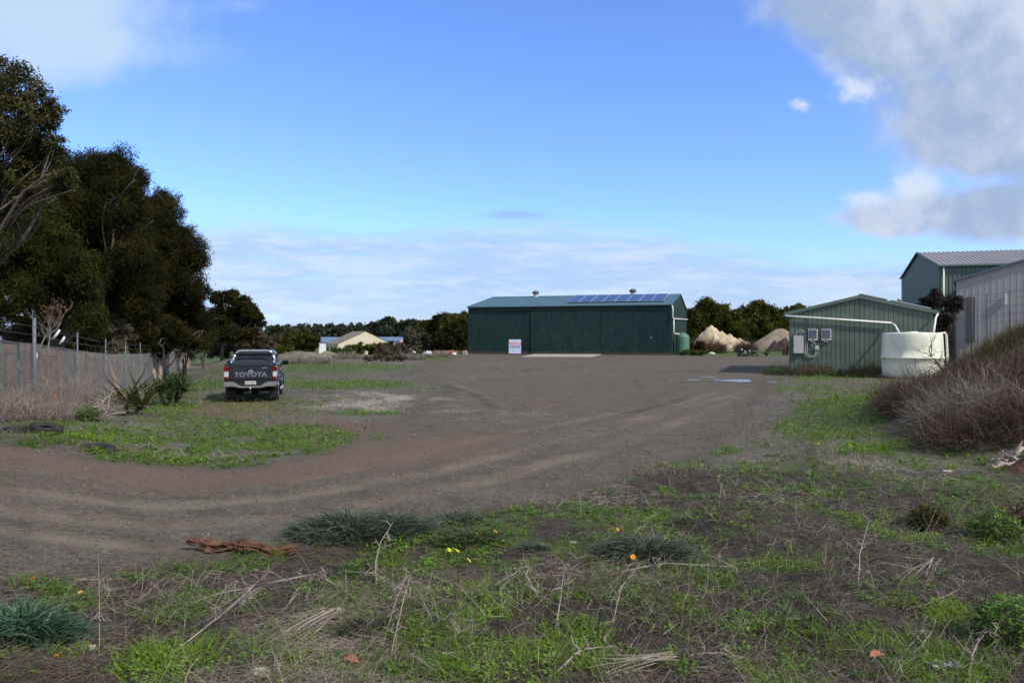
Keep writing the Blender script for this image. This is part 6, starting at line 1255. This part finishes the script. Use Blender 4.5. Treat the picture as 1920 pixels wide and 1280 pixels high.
# daisies
M_PET = mat('yellow_petal', s2l(225, 160, 10), .6, var=.08); M_PALE = mat('pale_yellow_petal', s2l(226, 214, 60), .6, var=.08); M_CEN = mat('flower_centre', s2l(150, 88, 10), .8, var=.2)
def daisy(px, py, r_, pm, label, seed, group, hgt=.07):
    g = random.Random(seed); Y = CH*F/(py+6-HY); p = PX(px, py, Y); z0 = hz(p.x, p.y); zc = max(p.z, z0+.10); rt = thing('daisy', label, 'flower', (p.x, p.y, z0), g.uniform(0, 6), group)
    Mx = Matrix.Translation((0, 0, zc-z0)) @ Matrix.Rotation(g.uniform(.5, 1.0), 4, 'X') @ Matrix.Rotation(0, 4, 'Z'); m3 = MB(); nP = 15
    for k in range(nP):
        a = k/nP*6.283; c0, s0 = math.cos(a), math.sin(a); w_ = r_*.2
        m3.add([(c0*.2*r_-s0*w_*.4, s0*.2*r_+c0*w_*.4, 0), (c0*.2*r_+s0*w_*.4, s0*.2*r_-c0*w_*.4, 0), (c0*.75*r_+s0*w_*.6, s0*.75*r_-c0*w_*.6, r_*.16), (c0*r_, s0*r_, r_*.14), (c0*.75*r_-s0*w_*.6, s0*.75*r_+c0*w_*.6, r_*.16)], [[0, 1, 2, 3, 4]], M=Mx)
    m3.build('petals', pm, rt); m3 = MB(); m3.lathe([(.3*r_, 0), (.26*r_, .1*r_), (.12*r_, .16*r_), (0, .17*r_)], 12, M=Mx); m3.build('centre', M_CEN, rt)
    m3 = MB(); m3.tube([(0, 0, -.01), (.01, .005, (zc-z0)*.6), (0, 0, zc-z0)], .0025, 5); m3.build('stalk', M_YU, rt)
for i, (px, py, r_, pm, lab) in enumerate([
    (42, 1236, .030, M_PET, 'largest orange-yellow daisy on the bottom left clump'), (103, 1217, .026, M_PET, 'orange daisy at the right side of the bottom left clump'), (61, 1134, .032, M_PET, 'orange daisy alone in the weeds above the bottom left clump'),
    (150, 1150, .022, M_PET, 'small orange daisy in the weeds left of the tall dead stalk'), (112, 1177, .022, M_PET, 'small daisy with a pale back behind the bottom left clump'), (76, 1176, .02, M_PALE, 'small pale daisy at the top of the bottom left clump'), (105, 1277, .022, M_PET, 'daisy cut by the bottom edge of the picture'),
    (1187, 1061, .036, M_PET, 'golden daisy in front of the dense blue-green clump'), (1158, 1003, .028, M_PET, 'orange daisy at the upper left of the dense clump'), (1140, 1002, .03, M_PALE, 'yellow-green daisy left of the orange one above the dense clump'),
    (1858, 951, .026, M_PET, 'orange daisy above the thorny bush on the right'), (1892, 960, .022, M_PALE, 'small yellow daisy at the right edge'), (1640, 939, .03, M_PALE, 'pale yellow daisy on the right verge'),
    (823, 1015, .03, M_PALE, 'yellow daisy highest in the central patch'), (790, 1026, .026, M_PALE, 'palest daisy at the left of the central patch'), (822, 1037, .03, M_PALE, 'yellow daisy below the highest one in the patch'), (842, 1038, .032, M_PALE, 'yellow daisy in the middle of the central patch'),
    (857, 1040, .036, M_PALE, 'biggest yellow daisy of the central patch'), (879, 1059, .036, M_PALE, 'lowest yellow daisy of the central patch'), (894, 1016, .03, M_PALE, 'yellow daisy on the dark green tuft'), (911, 1044, .034, M_PALE, 'yellow daisy at the right of the central patch'), (928, 1011, .032, M_PET, 'golden daisy at the far right of the central patch'), (960, 1010, .022, M_PALE, 'small yellow daisy right of the golden one')]):
    daisy(px, py, r_*.85, pm, lab, 700+i, 'yellow daisies in the foreground weeds')
for i, (px, py, r_, lab, sq) in enumerate([(485, 1272, .065, 'pale broken stone at the bottom edge', (1.4, 1, .8)), (395, 1274, .028, 'small white stone left of the broken stone', (1, 1, .8)), (692, 1233, .055, 'flat pale stone in the soil below the dark tuft', (1.5, 1, .5)), (170, 1232, .045, 'two-toned white stone in the weeds at the lower left', (1.5, 1, .7)), (1075, 1020, .035, 'small brown stone on the bare soil patch', (1.4, 1, .6)), (1775, 884, .07, 'white stone on the grass before the thicket', (1.8, 1, .4)), (108, 1203, .03, 'pebble-sized white stone behind the bottom left clump', (1, 1, .8))]):
    x, y = GP(px, py); rock('stone', lab, x, y, r_, M_ROCK, 620+i, 'stone', sq)
M_DL = mat('orange_leaf', s2l(176, 108, 76), .7, var=.15)
for px, py, s_, lab, rz in [(1645, 1235, .085, 'fallen orange leaf on the dark soil at lower right', .3), (658, 1250, .085, 'fallen orange leaf near the flat pale stone', -.4)]:
    x, y = GP(px, py); m3 = MB(); n = 10; vs = [(s_*(k/n-.5)*1.6, s_*.45*math.sin(math.pi*k/n)*sg, .012+.03*math.sin(math.pi*k/n)*(1 if sg else .2)) for sg in (1, 0, -1) for k in range(n+1)]
    fs = [[r_*(n+1)+k, r_*(n+1)+k+1, (r_+1)*(n+1)+k+1, (r_+1)*(n+1)+k] for r_ in (0, 1) for k in range(n)]; m3.add(vs, fs); m3.add([(v_[0], v_[1], v_[2]-.003) for v_ in vs], [f[::-1] for f in fs]); o = m3.build('fallen_leaf', M_DL); o.location = (x, y, hz(x, y)+.03); o.rotation_euler = (.2, 0, rz); tag(o, lab, 'leaf')
x, y = GP(1768, 1250); m3 = MB(); g = np.linspace(-1, 1, 14); vs = [(.09*a_, .05*b_, .03*float(vn(np.array([a_*3+5.]), np.array([b_*3+5.]), 3)[0])) for b_ in g for a_ in g]; fs = [[j*14+i, j*14+i+1, (j+1)*14+i+1, (j+1)*14+i] for j in range(13) for i in range(13)]; m3.add(vs, fs); m3.add([(a_, b_, c_-.003) for a_, b_, c_ in vs], [f[::-1] for f in fs])
o = m3.build('plastic_scrap', mat('clear_plastic', (.17, .20, .22), .5, var=.3, vs=20)); o.location = (x, y, hz(x, y)+.03); tag(o, 'crumpled bluish plastic scrap in the weeds at lower right', 'litter')
for i, (px, Y, r_, h, n, lab) in enumerate([(1795, 32, 1.5, .6, 2400, 'dry olive grass on the left of the bank top beside the cream tank'), (1835, 33, 1.7, .7, 2800, 'tall dry grass crowning the bank before the grey building'), (1880, 33, 1.6, .45, 2200, 'dry grass on the bank near the right edge below the fence'), (1925, 34, 1.5, .4, 1800, 'grass on the bank cut by the right edge'), (1790, 28, 1.3, .6, 1800, 'low dry grass on the bank slope right of the cream tank'), (1850, 27, 1.5, .6, 1800, 'low dry grass on the slope above the brambles')]):
    x, y = base_at(px, Y); twig_bush('dry_grass_clump', lab, x, y, r_, h, n, M_BANK, 450+i, 'grass clump', .014, L=(.2, .5), up=(.7, 1.5))
# distinct larger dead sticks in the foreground, each a thing
def gpt(px, py, h=.0): x, y = GP(px, py); return (x, y, hz(x, y)+h)
ST = [([(320, 1243, .02), (430, 1180, .12), (505, 1110, .22)], .006, 'long pale stick slanting up left of the centre weeds'),
      ([(640, 1070, .03), (700, 1102, .14), (760, 1140, .10), (830, 1180, .05), (850, 1190, 0)], .007, 'long crooked stick running right below the central patch'),
      ([(705, 1100, .02), (704, 1070, .10), (712, 1045, .16), (738, 1010, .2)], .007, 'upright forked dead stem beside the crooked stick'),
      ([(500, 1100, .05), (590, 1088, .10), (635, 1110, .06)], .008, 'pale arched stick bent over the grass'),
      ([(185, 1250, 0), (186, 1200, .16), (184, 1130, .36)], .0035, 'single tall upright dead stalk on the left'),
      ([(1030, 1280, .0), (1090, 1245, .10), (1150, 1226, .06)], .008, 'pale arched stick at the bottom edge right of the centre'),
      ([(1290, 1232, .01), (1350, 1230, .02), (1410, 1240, .01)], .009, 'dark straight stick on the soil at the lower right'),
      ([(712, 1225, .0), (740, 1170, .14), (762, 1125, .22)], .006, 'thin stick leaning over the brightest grass, left one'),
      ([(730, 1245, .0), (752, 1180, .16), (770, 1130, .24)], .006, 'thin stick leaning over the brightest grass, right one'),
      ([(1130, 1240, .0), (1165, 1120, .10), (1200, 1085, .14)], .007, 'thick pale stem slanting below the golden daisy'),
      ([(1165, 1080, .03), (1250, 1070, .09), (1380, 1075, .05)], .007, 'long flat stick right of the golden daisy'),
      ([(1610, 1110, .0), (1612, 1060, .10), (1630, 1020, .22)], .006, 'curved pale stem standing on the dark soil'),
      ([(1670, 1240, .0), (1725, 1220, .04), (1750, 1195, .08)], .007, 'grey stick beside the fallen orange leaf'),
      ([(1812, 1275, .0), (1830, 1230, .10), (1862, 1208, .16)], .008, 'hooked grey stick in the bottom right weeds'),
      ([(1700, 1140, .02), (1760, 1132, .04), (1800, 1120, .06)], .006, 'pale stick lying in the straw on the right'),
      ([(920, 1110, .02), (980, 1098, .14), (1010, 1140, .05)], .006, 'bent pale twig peaked above the centre grass'),
      ([(1040, 1190, .0), (1052, 1150, .12), (1058, 1105, .24)], .006, 'near-vertical pale stem right of the centre grass')]
for i, (pts, r_, lab) in enumerate(ST):
    o = branch('dead_stick', lab, [gpt(*p) for p in pts], r_, r_*.5, M_BARKP, 'stick', 9, 800+i, .14); o['group'] = 'larger dead sticks in the foreground'
# bundles of fallen straw stems
def bundle(px, py, px2, py2, n, seed, lab):
    a = Vector(gpt(px, py)); b = Vector(gpt(px2, py2)); d = (b-a); L = d.length; d.normalize(); g = np.random.default_rng(seed)
    dd = np.array(d)[None]+g.normal(0, .13, (n, 3)); bs = g.normal(0, .05, (n, 3))*np.array([1, 1, .3])+np.array([0, 0, .06]); V, Fc = ribbons(bs, dd, g.uniform(.5, 1.15, n)*L, .006*g.uniform(.6, 1.3, n), g.normal(0, .05, (n, 3))-np.array([0, 0, .05]), .4, 4)
    o = npmesh('straw_bundle', V, Fc, M_STALK, None, np.repeat(g.uniform(.3, 1, n), 10)); o.location = a; tag(o, lab, 'straw', 'bundles of fallen dead stems')
bundle(625, 1165, 505, 1225, 60, 1, 'brush-like bundle of fallen dead stems left of the dark tuft')
bundle(470, 1110, 330, 1230, 34, 2, 'loose sheaf of pale stems slanting down to the left')
bundle(440, 1100, 450, 1210, 30, 3, 'crossed grey stems hanging over the mossy soil')
bundle(570, 1110, 540, 1165, 16, 4, 'short sheaf of stems under the arched stick')
bundle(1230, 1010, 1150, 1110, 34, 5, 'sheaf of stems falling left from the dense clump')
bundle(1760, 1060, 1690, 1120, 26, 6, 'pale crossed stems over the straw on the right')
bundle(1250, 1250, 1130, 1262, 40, 7, 'low tangle of stems at the bottom edge right of the arched stick')
